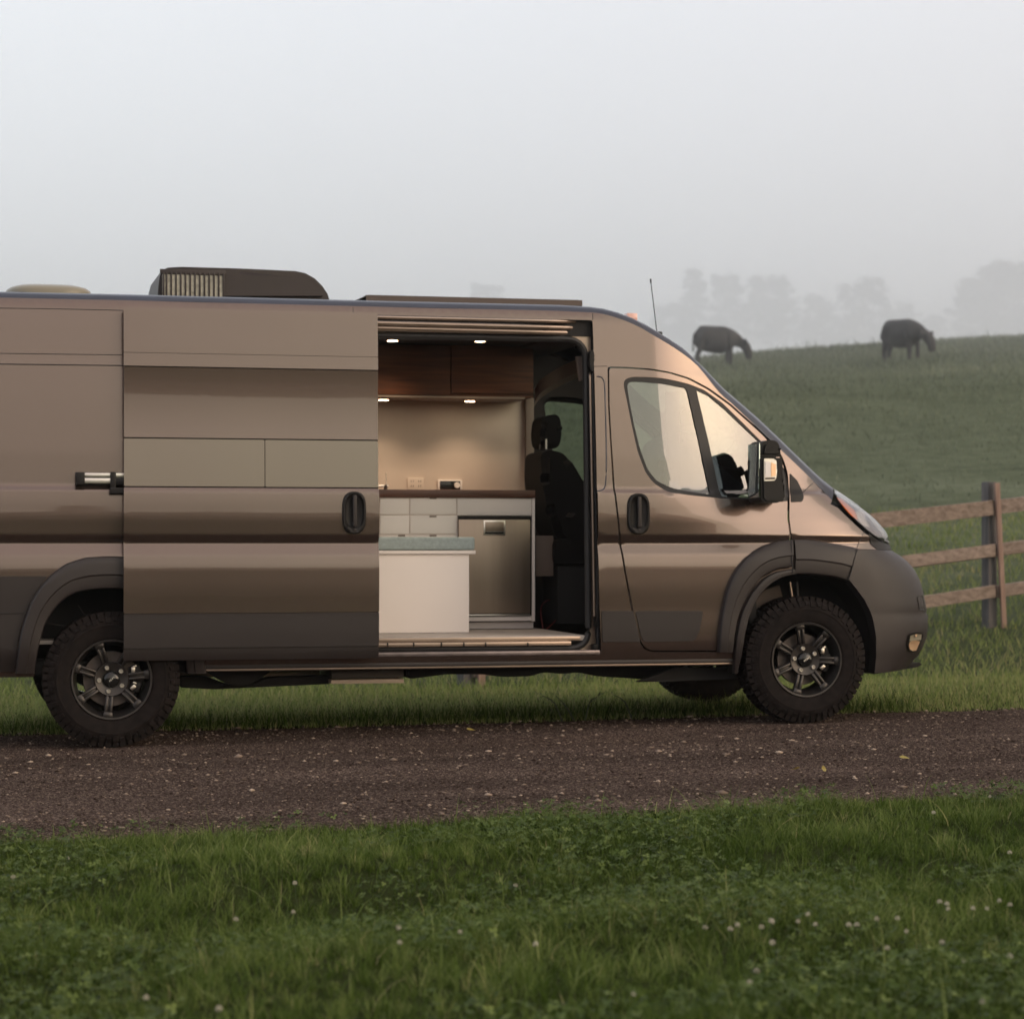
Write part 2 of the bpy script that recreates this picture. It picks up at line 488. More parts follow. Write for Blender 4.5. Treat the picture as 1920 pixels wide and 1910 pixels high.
def panel(name, outline, f, mt, parent=None, holes=(), flange=.014, mirror=False, dx=.07, hole_flange=True, smooth=True, rows=ZROWS):
    rings = [resample(outline, .035)] + [resample(h, .035) for h in holes]
    xs = [p[0] for p in outline]; zs = [p[1] for p in outline]
    gx = np.arange(min(xs) + dx / 2, max(xs), dx)
    gz = rows[(rows > min(zs)) & (rows < max(zs))]
    G = np.array([(a, b) for b in gz for a in gx]) if len(gx) and len(gz) else np.zeros((0, 2))
    # finer columns where the nose curves
    if max(xs) > 4.2:
        gx2 = np.arange(4.2, max(xs), .022)
        G = np.concatenate([G[G[:, 0] < 4.2], np.array([(a, b) for b in gz for a in gx2]).reshape(-1, 2)])
    if len(G):
        ok = inside(G[:, 0], G[:, 1], rings[0])
        for h in rings[1:]: ok &= ~inside(G[:, 0], G[:, 1], h)
        G = G[ok]
    V, E = [], []
    for r_ in rings:
        s = len(V); V += [Vector(p) for p in r_]
        E += [(s + i, s + (i + 1) % len(r_)) for i in range(len(r_))]
    V += [Vector(p) for p in G]
    vo, eo, fo, *_ = delaunay_2d_cdt(V, E, [], 0, 1e-5, False)
    vo = np.array([v[:] for v in vo])
    tri = np.array([f_[:3] for f_ in fo])
    c = vo[tri].mean(1)
    ok = inside(c[:, 0], c[:, 1], rings[0])
    for h in rings[1:]: ok &= ~inside(c[:, 0], c[:, 1], h)
    tri = tri[ok]
    # orientation: normal to -y
    a, b, d = vo[tri[:, 0]], vo[tri[:, 1]], vo[tri[:, 2]]
    cr = (b[:, 0] - a[:, 0]) * (d[:, 1] - a[:, 1]) - (b[:, 1] - a[:, 1]) * (d[:, 0] - a[:, 0])
    tri[cr < 0] = tri[cr < 0][:, ::-1]
    ys = f(vo[:, 0], vo[:, 1])
    verts = np.stack([vo[:, 0], ys, vo[:, 1]], 1)
    norms = nrm(vo[:, 0], vo[:, 1], f)
    faces = tri.tolist()
    verts = verts.tolist(); norms = norms.tolist()
    if flange > 0:
        for ri, r_ in enumerate(rings):
            if ri and not hole_flange: continue
            area = sum(r_[i - 1][0] * r_[i][1] - r_[i][0] * r_[i - 1][1] for i in range(len(r_)))
            sgn = 1 if area > 0 else -1
            if ri: sgn = -sgn
            m = len(r_)
            s = len(verts)
            for i in range(m):
                x_, z_ = r_[i]
                y_ = float(f(x_, z_))
                p, q = r_[i - 1], r_[(i + 1) % m]
                t = Vector((q[0] - p[0], q[1] - p[1])).normalized()
                n2 = Vector((t.y, 0, -t.x)) * sgn
                if ri: pass
                verts.append([x_, y_, z_]); norms.append((n2 * .8 + Vector((0, -.6, 0)))[:])
                verts.append([x_, y_ + flange, z_]); norms.append(n2[:])
            for i in range(m):
                a_, b_ = s + 2 * i, s + 2 * ((i + 1) % m)
                faces.append((a_, a_ + 1, b_ + 1, b_) if sgn * (1 if not ri else -1) > 0 else (a_, b_, b_ + 1, a_ + 1))
    if mirror:
        verts = [[v[0], 2 * YC - v[1], v[2]] for v in verts]
        norms = [[n[0], -n[1], n[2]] for n in norms]
        faces = [tuple(f_[::-1]) for f_ in faces]
    return mesh(name, verts, faces, mt, parent, smooth=smooth, normals=norms)

van = empty('camper_van', (2.0, YC, 0))
tag(van, 'bronze high roof camper van on the gravel lane with its side door slid open', 'van')
def vp(name, loc=None):
    """an Empty part of the van that groups its own pieces (world placed)"""
    o = empty(name, (0, 0, 0), 0, van)
    return o
# parts are modelled in world coordinates, so undo the parent's offset once
def attach(o, parent):
    o.parent = parent
    if parent is van: o.matrix_parent_inverse = Matrix.Translation(-van.location)
    return o
_link = link
def link(name, me, parent=None):
    o = bpy.data.objects.new(name, me)
    COL.objects.link(o)
    if parent is not None: attach(o, parent)
    return o
def group(name):
    o = empty(name)
    return attach(o, van)

# silhouettes (photo pixels, mapped to the surface at its true distance)
S_IN = [(-60, 557), (0, 558), (235, 563), (470, 569), (705, 575), (900, 579.5), (1050, 583), (1110, 586), (1140, 591), (1171, 601), (1200, 614), (1229, 631), (1270, 656), (1308, 686), (1348, 735), (1380, 763), (1413, 795), (1450, 830), (1487, 865), (1521, 898), (1545, 922), (1560, 938)]
S_OUT = [(-60, 546), (0, 547), (235, 552), (470, 558), (705, 564), (900, 568.5), (1050, 572), (1110, 575.5), (1140, 580), (1171, 590), (1203, 604), (1236, 624), (1276, 649), (1313, 684), (1355, 729), (1388, 757), (1420, 785), (1457, 820), (1494, 856), (1527, 888), (1549, 908), (1562, 917)]
XR = -1.0   # rear end
def on_top(px, py): return on(px, py)
s_in = catmull([Vector(on(*p)) for p in S_IN], 3)
first = s_in[0]
s_in = [Vector((XR, first.y + .002))] + s_in
s_in = [p for i, p in enumerate(s_in) if i == 0 or p.x > s_in[i - 1].x]

# head lamp and nose edges
HL = [(1563, 921), (1582, 930), (1605, 944), (1625, 957), (1640, 970), (1655, 989), (1668, 1017), (1655, 1013), (1640, 1004), (1622, 990), (1604, 974), (1586, 954), (1571, 937)]
ARCH_F = [(1380, 1262), (1385, 1240), (1390, 1216), (1394, 1190), (1401, 1160), (1410, 1136), (1420, 1118), (1432, 1104), (1447, 1091), (1466, 1081), (1490, 1076), (1518, 1076), (1543, 1079), (1566, 1082), (1589, 1090), (1605, 1102), (1618, 1118), (1629, 1137), (1636, 1158), (1641, 1185), (1642, 1215), (1640, 1240), (1636, 1262)]
FL_OUT = [(1343, 1262), (1344, 1222), (1346, 1183), (1350, 1155), (1355, 1130), (1361, 1105), (1369, 1084), (1381, 1064), (1394, 1048), (1410, 1034), (1428, 1023), (1454, 1015), (1484, 1012), (1510, 1012), (1535, 1015), (1560, 1018.5), (1585, 1023), (1606, 1028)]
ARCH_R = [(64, 1262), (67, 1239), (73, 1208), (84, 1168), (102, 1140), (124, 1119), (140, 1111), (157, 1107), (178, 1104), (207, 1103), (236, 1104), (257, 1107), (274, 1111), (290, 1119), (312, 1140), (330, 1168), (341, 1208), (347, 1239), (350, 1262)]
FR_OUT = [(28, 1262), (31, 1239), (34, 1206), (40, 1175), (58, 1126), (74, 1100), (93, 1079), (120, 1058), (157, 1045), (207, 1042), (257, 1045), (294, 1058), (321, 1079), (340, 1100), (356, 1126), (374, 1175), (380, 1206), (383, 1239), (386, 1262)]
arch_f, fl_out = ons(ARCH_F), ons(FL_OUT)
arch_r, fr_out = ons(ARCH_R), ons(FR_OUT)

# openings
OPEN = ons([(640, 589), (1111, 600.5), (1114, 690), (1119, 900), (1123, 1100), (1126, 1227), (640, 1230)])
OPEN = rnd(OPEN, .012, 2)
CABD = ons([(1139, 687), (1175, 688), (1220, 691), (1255, 697), (1292, 708), (1330, 728), (1370, 757), (1400, 784), (1418, 800), (1435, 815), (1450, 831), (1466, 854), (1473, 872), (1477.5, 890), (1479, 915), (1480, 972), (1484, 1011), (1484, 1064),
           (1456, 1068), (1426, 1084), (1401, 1116), (1388, 1142), (1380, 1166), (1375, 1200), (1373, 1222), (1222, 1222), (1206, 1216), (1197, 1200), (1185, 1150), (1170, 1070), (1160, 1000), (1150, 920), (1144, 830), (1140, 760)])
CABD = rnd(CABD, .018, 2)

zs_rock = 1.108 - (1243 - 1018) / 325
body_outline = [tuple(p) for p in s_in]
body_outline += [on(1557, 945), on(1571, 952), on(1586, 967), on(1604, 984), on(1622, 1000), on(1640, 1012), on(1655, 1021)]
zb = on(1620, 1031)[1]
body_outline += [(4.66, on(1655, 1021)[1] - .01), (4.66, zb), on(1606, 1029.5)]
body_outline += [on(1600, 1052), on(1589, 1088)]
body_outline += [p for p in reversed(arch_f) if p[0] < arch_f[14][0]]
zbot = on(1300, 1243)[1]
body_outline = body_outline[:-1] + [(arch_f[0][0], zbot)]
body_outline += [(arch_r[-1][0], zbot)] + [p for p in reversed(arch_r) if p[1] > zbot + .01] + [(arch_r[0][0], zbot - .03), (XR, zbot - .03)]
# de-duplicate close points
bo = []
for p in body_outline:
    if not bo or (Vector(p) - Vector(bo[-1])).length > .004: bo.append(tuple(p))
body = panel('body_side', bo, sB, M['paint'], van, holes=[OPEN, CABD], flange=.02)
WIN_OUT = ons([(1169, 722), (1171, 711), (1185, 706.5), (1215, 707), (1242, 709), (1268, 714), (1292, 720), (1320, 731), (1355, 756), (1390, 790), (1420, 820), (1448, 848), (1474, 884), (1478, 915), (1478.5, 940), (1440, 939), (1360, 935), (1335, 932.5), (1290, 928), (1252, 922), (1225, 905), (1210, 885), (1195, 845), (1183, 790), (1174, 745)])
G1 = ons([(1176, 724), (1179, 717), (1190, 715), (1240, 719), (1288, 728), (1311, 828), (1333, 927), (1295, 922), (1258, 914), (1231, 901), (1214, 879), (1200, 840), (1189, 795), (1181, 755)])
G2 = ons([(1306, 731), (1330, 742), (1360, 767), (1400, 805), (1430, 833), (1452, 858), (1468, 884), (1472, 934), (1400, 933), (1353, 931), (1330, 832)])
WO = rnd(WIN_OUT, .02, 2)
hole_far = [(p[0], p[1]) for p in CABD]
far_side = panel('far_body_side', bo, sB, M['paint'], van, holes=[WO], flange=.02, mirror=True)

# ------------------------------------------------------------------ roof, windscreen, bonnet (lofted across the van)
def loft(name, rows, mt, parent, sharp=None):
    """rows of points; consecutive rows are joined"""
    vs, fs = [], []
    m = len(rows[0])
    for r_ in rows: vs += [tuple(p) for p in r_]
    for i in range(len(rows) - 1):
        for k in range(m - 1):
            a = i * m + k
            fs.append((a, a + m, a + m + 1, a + 1))
    o = mesh(name, vs, fs, mt, parent, smooth=True)
    return o

n_s = 64
sin_r = open_resample([(p[0], p[1]) for p in ons(S_IN)], n_s)
def so_pt(px, py, yv): return at(px, py, yv)
S_out3 = []
in3 = open_resample([Vector((x, float(sB(x, z)), z)) for x, z in ons(S_IN)], n_s)
# silhouette points, 60 mm further in than the lower edge of the band
pin = open_resample(S_IN, n_s); pout = open_resample(S_OUT, n_s)
for a, q in zip(in3, pout):
    S_out3.append(at(q[0], q[1], a.y + .06))
def across(a, o, side=0):
    """one rib: lower band edge a, silhouette point o, then over to the far side"""
    row = [a, Vector(((a.x * .55 + o.x * .45), a.y + .012, a.z * .5 + o.z * .5 + .004)), o]
    return row
rear_a = Vector((XR, in3[0].y, in3[0].z)); rear_o = Vector((XR, S_out3[0].y, S_out3[0].z))
A3 = [rear_a] + in3; O3 = [rear_o] + S_out3
def nose_bulge(x):
    # how far the middle of a rib stands forward / above of its edge
    t = min(1, max(0, (x - 2.35) / 1.2)); t = t * t * (3 - 2 * t)
    return .16 * t, .045 * (1 - t) + .05 * t
ribs = []
for a, o in zip(A3, O3):
    bx, bz = nose_bulge(o.x)
    if o.x < 2.0: bx = 0
    row = [a, Vector((a.x * .5 + o.x * .5, a.y + .014, a.z * .42 + o.z * .58))]
    K = 20
    for k in range(K + 1):
        s = k / K
        y = o.y + (2 * YC - 2 * o.y) * s
        h = 1 - (2 * s - 1) ** 2
        row.append(Vector((o.x + bx * h, y, o.z + bz * h * (1 if k not in (0, K) else 0))))
    row.append(Vector((row[1].x, 2 * YC - row[1].y, row[1].z)))
    row.append(Vector((a.x, 2 * YC - a.y, a.z)))
    ribs.append(row)
i_head = next(i for i, r_ in enumerate(ribs) if r_[2].x > 2.95)     # top of the windscreen
i_cowl = next(i for i, r_ in enumerate(ribs) if r_[2].x > 3.98)
loft('roof', ribs[:i_head + 1], M['roof'], van)
# edge bands (A pillars)
loft('windscreen_pillar', [r_[:4] for r_ in ribs[i_head:]], M['roof'], van)
loft('windscreen_pillar', [r_[-4:] for r_ in ribs[i_head:]], M['roof'], van)
loft('windscreen', [r_[3:-3] for r_ in ribs[i_head:i_cowl + 1]], M['wind'], van)
# bonnet continues from the cowl to above the bumper
edge_px = [(1562, 917), (1582, 928), (1605, 941.5), (1625, 954.5), (1641, 968), (1656, 988), (1669, 1017), (1672, 1033)]
bon = [r_[3:-3] for r_ in ribs[i_cowl:]]
m_ = len(bon[0])
for iq, q in enumerate(open_resample(edge_px, 14)):
    if iq == 0: continue
    x, z = on(*q)
    y = float(sB(x, z)) + .02
    p = Vector((x, min(y, .46), z))
    row = []
    xf = float(xfront(np.array(z))) + .05
    for k in range(m_):
        s = k / (m_ - 1)
        yy = p.y + (2 * YC - 2 * p.y) * s
        h = 1 - (2 * s - 1) ** 2
        tb = iq / 13
        row.append(Vector((p.x + (.16 * (1 - tb) + max(.06, xf - p.x) * tb) * h, yy, p.z + .05 * h * (1 - tb))))
    bon.append(row)
loft('bonnet', bon, M['paint'], van)

# rear wall and doors of the van body
prof_b = [(float(sB(-.9, z)), z) for z in np.linspace(zbot, in3[0].z, 24)]
rear_poly = [Vector((XR, y, z)) for y, z in prof_b] + [Vector((XR, r_[1], r_[2])) for r_ in [(0, p.y, p.z) for p in ribs[0][1:-1]]] + [Vector((XR, 2 * YC - y, z)) for y, z in reversed(prof_b)]
mesh('rear_panel', rear_poly, [list(range(len(rear_poly)))], M['paint'], van)

# ------------------------------------------------------------------ sliding door (open, slid back beside the body)
sd_ = group('sliding_door')
DX0, DX1 = on(232, 900, sDoor)[0], on(711, 1050, sDoor)[0]
def dz_(py, px=470): return on(px, py, sDoor)[1]
g = .0035
def drect(name, x0, x1, z0, z1, mt, f=sDoor, r=.006, **kw):
    return panel(name, rnd([(x0, z0), (x1, z0), (x1, z1), (x0, z1)], r, 2), f, mt, sd_, **kw)
zt = dz_(581); z660 = dz_(665); z685 = dz_(690.5); z822 = dz_(823); z912 = dz_(913.5); z1148 = dz_(1149); z1213 = dz_(1213.5); z1238 = dz_(1236)
xm = on(497, 870, sDoor)[0]
def insert_top(x, z):
    t = (np.asarray(z, float) - z822) / (z685 - z822)
    return sDoor(x, np.asarray(z, float) * 0 + z822) + .004 + .028 * t - .026 * t * t
# backing skin, then each pressed panel proud of it
panel('door_skin', [(DX0 + .004, z1238 + .004), (DX1 - .004, z1238 + .004), (DX1 - .004, zt - .004), (DX0 + .004, zt - .004)], off(sDoor, .034), M['rubber'], sd_, flange=.03)
drect('door_panel', DX0, DX1, z660 + .001, zt, M['paint'])
drect('door_panel', DX0, DX1, z685 + g, z660 - .0012, M['paint'], r=.003)
drect('door_panel', DX0 + .002, DX1 - .002, z822 + g, z685 - g, M['paint'], insert_top)
def tilt(f, z0, k): return lambda x, z: f(x, z) * 0 + f(x, np.full_like(np.asarray(z, float), z0)) + k * (np.asarray(z, float) - z0)
insert = lambda x, z: sDoor(x, np.asarray(z, float) * 0 + 1.55) + .004 + .030 * (np.asarray(z, float) - 1.55)
drect('window_blank', DX0 + .002, xm - .002, z912 + g, z822 - g, M['insert'], insert)
drect('window_blank', xm + .002, DX1 - .002, z912 + g, z822 - g, M['insert'], insert)
drect('door_panel', DX0, DX1, z1148 + .001, z912 - g, M['paint'])
drect('door_cladding', DX0 + .001, DX1 - .001, z1213 + .001, z1148 - .0015, M['clad'], off(sDoor, -.005))
drect('door_cladding', DX0, DX1, z1238, z1213 - .0015, M['clad'], off(sDoor, .003))

def door_handle(cx_px, cy_px, f, parent, w=.135, h=.235):
    # oval escutcheon with a dished middle and a vertical grip
    x, z = on(cx_px, cy_px, f)
    y = float(f(x, z))
    bm = bmesh.new()
    rings = []
    n = 40
    for (sx, sz, dy) in ((1, 1, .002), (1, 1, -.010), (.93, .96, -.016), (.80, .82, -.016), (.72, .74, -.006), (.68, .70, -.004), (.05, .05, -.004)):
        rg = []
        for k in range(n):
            a = 2 * math.pi * k / n
            c, s = math.cos(a), math.sin(a)
            ex = math.copysign(abs(c) ** (2 / 2.6), c); ez = math.copysign(abs(s) ** (2 / 4.2), s)
            rg.append(bm.verts.new((x + ex * w / 2 * sx * (1 - .10 * ez * ez), y + dy, z + ez * h / 2 * sz + (.006 if sx < .9 else 0))))
        rings.append(rg)
    for a, b in zip(rings, rings[1:]):
        for k in range(n):
            bm.faces.new((a[k], b[k], b[(k + 1) % n], a[(k + 1) % n]))
    bm.faces.new(rings[-1])
    o = bm_obj('door_handle', bm, M['black'], parent, smooth=True, sharp=50)
    bm = bmesh.new()
    add_box(bm, x - .0115, x + .0115, y - .030, y - .012, z - .078, z + .098, .006, 3)
    gp = bm_obj('handle_grip', bm, M['clad'], parent, smooth=True, sharp=60)
    box('key_lock', x - .008, x + .008, y - .019, y - .012, z - .101, z - .088, M['clad'], parent, .002)
    return o
door_handle(664, 961, sDoor, sd_)
# rear edge end plate that gives the door its thickness
for xx in (DX0 + .003, DX1 - .003):
    zs_ = np.linspace(z1238 + .01, zt - .01, 30)
    rows = [[Vector((xx, float(sDoor(xx, z)) + .008, z)), Vector((xx, -.012, z))] for z in zs_]
    loft('door_edge', rows, M['paint'], sd_)

# ------------------------------------------------------------------ centre slide rail on the rear quarter
rl = group('slide_rail')
x0, z0 = on(157, 897); x1 = on(262, 897)[0]; y_ = float(sB(x0, z0))
H1 = 4300 / 12.6
zc0 = z0
box('rail_track', x0, x1, y_ - .030, y_ - .002, zc0 + .006, zc0 + .030, M['alu'], rl, .003)
box('rail_track', x0, x1, y_ - .036, y_ - .002, zc0 - .028, zc0 + .002, M['alu'], rl, .003)
box('rail_backing', x0 - .004, x1, y_ - .022, y_ + .004, zc0 - .036, zc0 + .032, M['black'], rl, .002)
xe = on(141, 897)[0]
box('rail_end_cap', xe, x0 + .004, y_ - .045, y_ + .004, zc0 - .036, zc0 + .034, M['black'], rl, .006)
xa = on(206, 897)[0]
bm = bmesh.new()
add_box(bm, xa, xa + .030, y_ - .06, y_ - .01, zc0 - .07, zc0 + .036, .005)
add_box(bm, xa + .024, xa + .13, y_ - .05, y_ - .02, zc0 - .036, zc0 + .004, .01)
add_box(bm, xa - .004, xa + .12, y_ - .075, y_ - .02, zc0 - .085, zc0 - .05, .006)
bm_obj('roller_arm', bm, M['black'], rl, smooth=True)

# ------------------------------------------------------------------ cab door
cd = group('front_door')
cabd_s = rnd(ons([(1142, 690), (1175, 691), (1220, 694), (1255, 700), (1290, 711), (1328, 731), (1368, 760), (1398, 787), (1416, 803), (1432, 818), (1446, 834), (1462, 857), (1469, 874), (1473.5, 892), (1475, 915), (1476, 972), (1480, 1012), (1480, 1061),
           (1454, 1064.5), (1424, 1080), (1398, 1112), (1385, 1139), (1377, 1164), (1372, 1198), (1370, 1219), (1222, 1219), (1209, 1213.5), (1200, 1198), (1188.5, 1150), (1173.5, 1070), (1163.5, 1000), (1153.5, 920), (1147, 830), (1143, 760)]), .018, 2)
panel('door_skin', cabd_s, sB, M['paint'], cd, holes=[WO], flange=.03)
panel('window_frame', WO, off(sB, .004), M['rubber'], cd, holes=[rnd(G1, .02, 2), rnd(G2, .012, 2)], flange=.02)
panel('window_glass', rnd(G1, .02, 2), off(sB, .011), M['glass'], cd, flange=0)
panel('window_glass', rnd(G2, .012, 2), off(sB, .011), M['glass'], cd, flange=0)
panel('door_cladding', rnd(ons([(1191, 1145), (1318, 1145), (1311, 1182), (1302, 1201.5), (1207, 1203), (1201, 1190)]), .02, 3), off(sB, -.007), M['clad'], cd, flange=.012)
door_handle(1197, 963, sB, cd)
# far window pane and fixed triangle at the foot of the pillar
panel('far_window_frame', WO, off(sB, .004), M['rubber'], van, holes=[rnd(G1, .02, 2), rnd(G2, .012, 2)], flange=.02, mirror=True)
for G_ in (G1, G2):
    panel('far_window_glass', rnd(G_, .012, 2), off(sB, .011), M['glass'], van, flange=0, mirror=True)
panel('pillar_triangle', rnd(ons([(1481, 887), (1495, 901.5), (1503, 918), (1507, 932), (1504, 940), (1483, 941)]), .008, 2), off(sB, -.004), M['black'], van, flange=.012)
panel('pillar_cladding', rnd(ons([(1128, 1145), (1187, 1145), (1195, 1180), (1200, 1203), (1129, 1203)]), .006, 2), off(sB, -.007), M['clad'], van, flange=.012)
# seam up to the windscreen from the triangle, the pressed groove behind the door
def surf_tube(name, px, f, r, mt, parent, dy=0.0, seg=6):
    pts = [Vector((x, float(f(x, z)) + dy, z)) for x, z in ons(px, f)]
    return tube(name, pts, r, mt, parent, seg)
surf_tube('panel_seam', [(1505, 923), (1517, 912), (1529, 901)], sB, .0022, M['rubber'], van)
surf_tube('panel_seam', [(1622, 994), (1617, 1003), (1611, 1016), (1606, 1028)], sB, .0022, M['rubber'], van)
surf_tube('panel_seam', [(1111, 588), (1111.5, 600)], sB, .002, M['rubber'], van)
surf_tube('panel_seam', [(662, 577), (662, 588)], sB, .0016, M['rubber'], van)
surf_tube('panel_seam', [(1111, 687), (1139, 686.5)], sB, .0016, M['rubber'], van)
surf_tube('panel_seam', [(-60, 577), (100, 579), (231, 582)], sB, .0022, M['rubber'], van)
for yy, r_ in ((665.5, .0022), (685.5, .0032)):
    surf_tube('panel_seam', [(-60, yy - 5), (0, yy - 3), (230, yy)], sB, r_, M['rubber'], van)
surf_tube('pressed_groove', catmull([(1119, 706), (1127, 707), (1132, 714), (1134, 730), (1136, 800), (1137, 860), (1136, 900), (1133, 915), (1126, 920), (1119, 920)], 4), sB, .0045, M['roof'], van, dy=.0015)

# ------------------------------------------------------------------ wheel arch flares
def flare(name, outer, inner, mt, lift=.045, n=34, lip=.035, f=sB):
    o_ = open_resample(outer, n); i_ = open_resample(inner, n)
    rows = []
    for a, b in zip(o_, i_):
        a, b = Vector(a), Vector(b)
        row = []
        for s, dy in ((0, .002), (.0, -lift * .55), (.04, -lift * .82), (.10, -lift * .95), (.25, -lift), (.55, -lift * 1.02), (.60, -lift * .86), (.90, -lift * .84), (.97, -lift * .75), (1.0, -lift * .5), (1.0, lip)):
            p = a.lerp(b, s)
            row.append(Vector((p.x, float(f(p.x, p.y)) + dy, p.y)))
        rows.append(row)
    vs, fs = [], []
    m = len(rows[0])
    for r_ in rows: vs += [tuple(p) for p in r_]
    for i in range(n - 1):
        for k in range(m - 1):
            q = i * m + k
            fs.append((q, q + 1, q + m + 1, q + m))
    for i in (0, n - 1):
        fs.append([i * m + k for k in range(m)])
    bm = bmesh.new()
    me = bpy.data.meshes.new('t'); me.from_pydata(vs, [], fs); bm.from_mesh(me); bpy.data.meshes.remove(me)
    return bm_obj(name, bm, mt, van, smooth=True, sharp=28)

flare('rear_wheel_flare', fr_out, arch_r, M['flare'])
# front: door piece, wing piece, and the narrow ring under the door piece
FDOOR_IN = [(1369, 1262), (1371, 1222), (1374, 1195), (1379, 1164), (1388, 1138), (1400, 1114), (1412, 1098), (1425, 1083), (1440, 1073), (1455, 1067), (1482, 1062.5)]
fdo = [p for p in FL_OUT if p[0] <= 1484]
flare('door_flare', ons(fdo[1:]), ons(FDOOR_IN[1:]), M['flare'], lift=.042, lip=.02, n=26)
flare('wheel_arch_lip', ons([(1373, 1262), (1375, 1222), (1378, 1195), (1383, 1166), (1391, 1140), (1403, 1117), (1415, 1101), (1428, 1086), (1443, 1076), (1458, 1070.5), (1486, 1066)]), ons([p for p in ARCH_F if p[0] <= 1490]), M['flare'], lift=.036, n=26)
wing_out = [(1487, 1012)] + [p for p in FL_OUT if p[0] > 1500]
wing_in = [(1488, 1076.5)] + [p for p in ARCH_F if 1500 < p[0] <= 1590]
flare('wing_flare', ons(wing_out), ons(wing_in), M['flare'], lift=.040, n=20)
# ------------------------------------------------------------------ bumper
bp_rows = []
sil = [(1673, 1033), (1688, 1042), (1703, 1054), (1716, 1070), (1725, 1088), (1731, 1110), (1735, 1130), (1738, 1145), (1736.5, 1149), (1740, 1157), (1740, 1175), (1738, 1195), (1731, 1213), (1721, 1231), (1713, 1238), (1709, 1244), (1700, 1250)]
inn = [(1608, 1031), (1604, 1042), (1601, 1054), (1597, 1070), (1592, 1086), (1607, 1105), (1621, 1124), (1632, 1146), (1633, 1149), (1636, 1157), (1640, 1175), (1643, 1195), (1643, 1213), (1643, 1231), (1642, 1240), (1641, 1252), (1640, 1262)]
LIFT_B = .042
def bump_y(x, a, xb=3.9, y0=-LIFT_B):
    X = min(1, max(0, (x - xb) / a))
    b = YC - y0
    return YC - b * (1 - X ** 3) ** (1 / 3)
rowsB = []
for (sx, sy), (ix, iy) in zip(sil, inn):
    # sil pixel: solve the half length so that its silhouette falls there
    def sil_px(a, z):
        best = -1e9
        for X in np.linspace(.3, .999, 60):
            x = 3.9 + a * X; y = YC - (YC + LIFT_B) * (1 - X ** 3) ** (1 / 3)
            d = Vector((x, y, z)) - CAM
            u = 960 + F_PX * d.dot(RGT) / d.dot(FWD)
            best = max(best, u)
        return best
    z = at(sx, sy, .36).z
    lo, hi = .5, 1.5
    for _ in range(22):
        m2 = (lo + hi) / 2
        if sil_px(m2, z) < sx: lo = m2
        else: hi = m2
    a = lo
    f2 = lambda x, z_, a=a: np.array([bump_y(v, a) for v in np.atleast_1d(x)])
    xi, zi = on(ix, iy, f2)
    row = []
    K = 44
    # start at arch, run along the side, round the corner to the other side (equal steps of the superellipse angle)
    X0 = max(0.001, (xi - 3.9) / a)
    th0 = math.atan2(X0 ** 1.5, (1 - X0 ** 3) ** .5)
    for k in range(K + 1):
        t = k / K
        if t <= .5:
            th = th0 + (math.pi / 2 - th0) * (t * 2)
            X = math.sin(th) ** (2 / 3); Y = math.cos(th) ** (2 / 3) if math.cos(th) > 0 else 0
            row.append(Vector((3.9 + a * X, YC - (YC + LIFT_B) * Y, zi + (z - zi) * min(1, t * 3))))
        else:
            p = row[K - k]
            row.append(Vector((p.x, 2 * YC - p.y, p.z)))
    rowsB.append(row)
# close inward at the arch edge
rows2 = [[Vector((r_[0].x, r_[0].y + .10, r_[0].z))] + r_ + [Vector((r_[-1].x, r_[-1].y - .10, r_[-1].z))] for r_ in rowsB]
top = [Vector((p.x - .06 * (p.x > 4.3), p.y + (.05 if p.y < YC else -.05), p.z + .012)) for p in rows2[0]]
bot = [Vector((p.x - .14, p.y + (.05 if p.y < YC else -.05), p.z - .002)) for p in rows2[-1]]
vs, fs = [], []
allr = [top] + rows2 + [bot]
m = len(top)
for r_ in allr: vs += [tuple(p) for p in r_]
for i in range(len(allr) - 1):
    for k in range(m - 1):
        q = i * m + k
        fs.append((q, q + m, q + m + 1, q + 1))
bm = bmesh.new()
me = bpy.data.meshes.new('t'); me.from_pydata(vs, [], fs); bm.from_mesh(me); bpy.data.meshes.remove(me)
bumper = bm_obj('front_bumper', bm, M['flare'], van, smooth=True, sharp=38)
def fog_lamp(px, py):
    d = ray(px, py)
    return None
# grille slot and fog lamp with painted light and shade, laid on the bumper skin
def on_bumper(px, py):
    d = ray(px, py)
    from mathutils.geometry import intersect_ray_tri
    best = None
    for i in range(len(rows2) - 1):
        for k in range(m - 1):
            A, B, C_, D = rows2[i][k], rows2[i][k + 1], rows2[i + 1][k + 1], rows2[i + 1][k]
            for tri in ((A, B, C_), (A, C_, D)):
                h = intersect_ray_tri(*tri, d, CAM, True)
                if h is not None:
                    t = (h - CAM).length
                    if best is None or t < best[0]: best = (t, h)
    return best[1] if best else None
def patch(name, pxs, mt, depth, out=.003):
    pts = [on_bumper(*p) for p in pxs]
    pts = [p for p in pts if p is not None]
    c = sum(pts, Vector()) / len(pts)
    nrm_ = Vector((.55, -.83, 0))
    bm = bmesh.new()
    o1 = [bm.verts.new(p + nrm_ * out) for p in pts]
    o2 = [bm.verts.new(c + (p - c) * .55 - nrm_ * depth) for p in pts]
    n = len(pts)
    for k in range(n): bm.faces.new((o1[k], o1[(k + 1) % n], o2[(k + 1) % n], o2[k]))
    bm.faces.new(o2)
    return bm_obj(name, bm, mt, van, smooth=True, sharp=30)
patch('bumper_slot', [(1719, 1118), (1729, 1117), (1731.5, 1128), (1733.5, 1143), (1723, 1142), (1721, 1130)], M['black'], .01, .004)
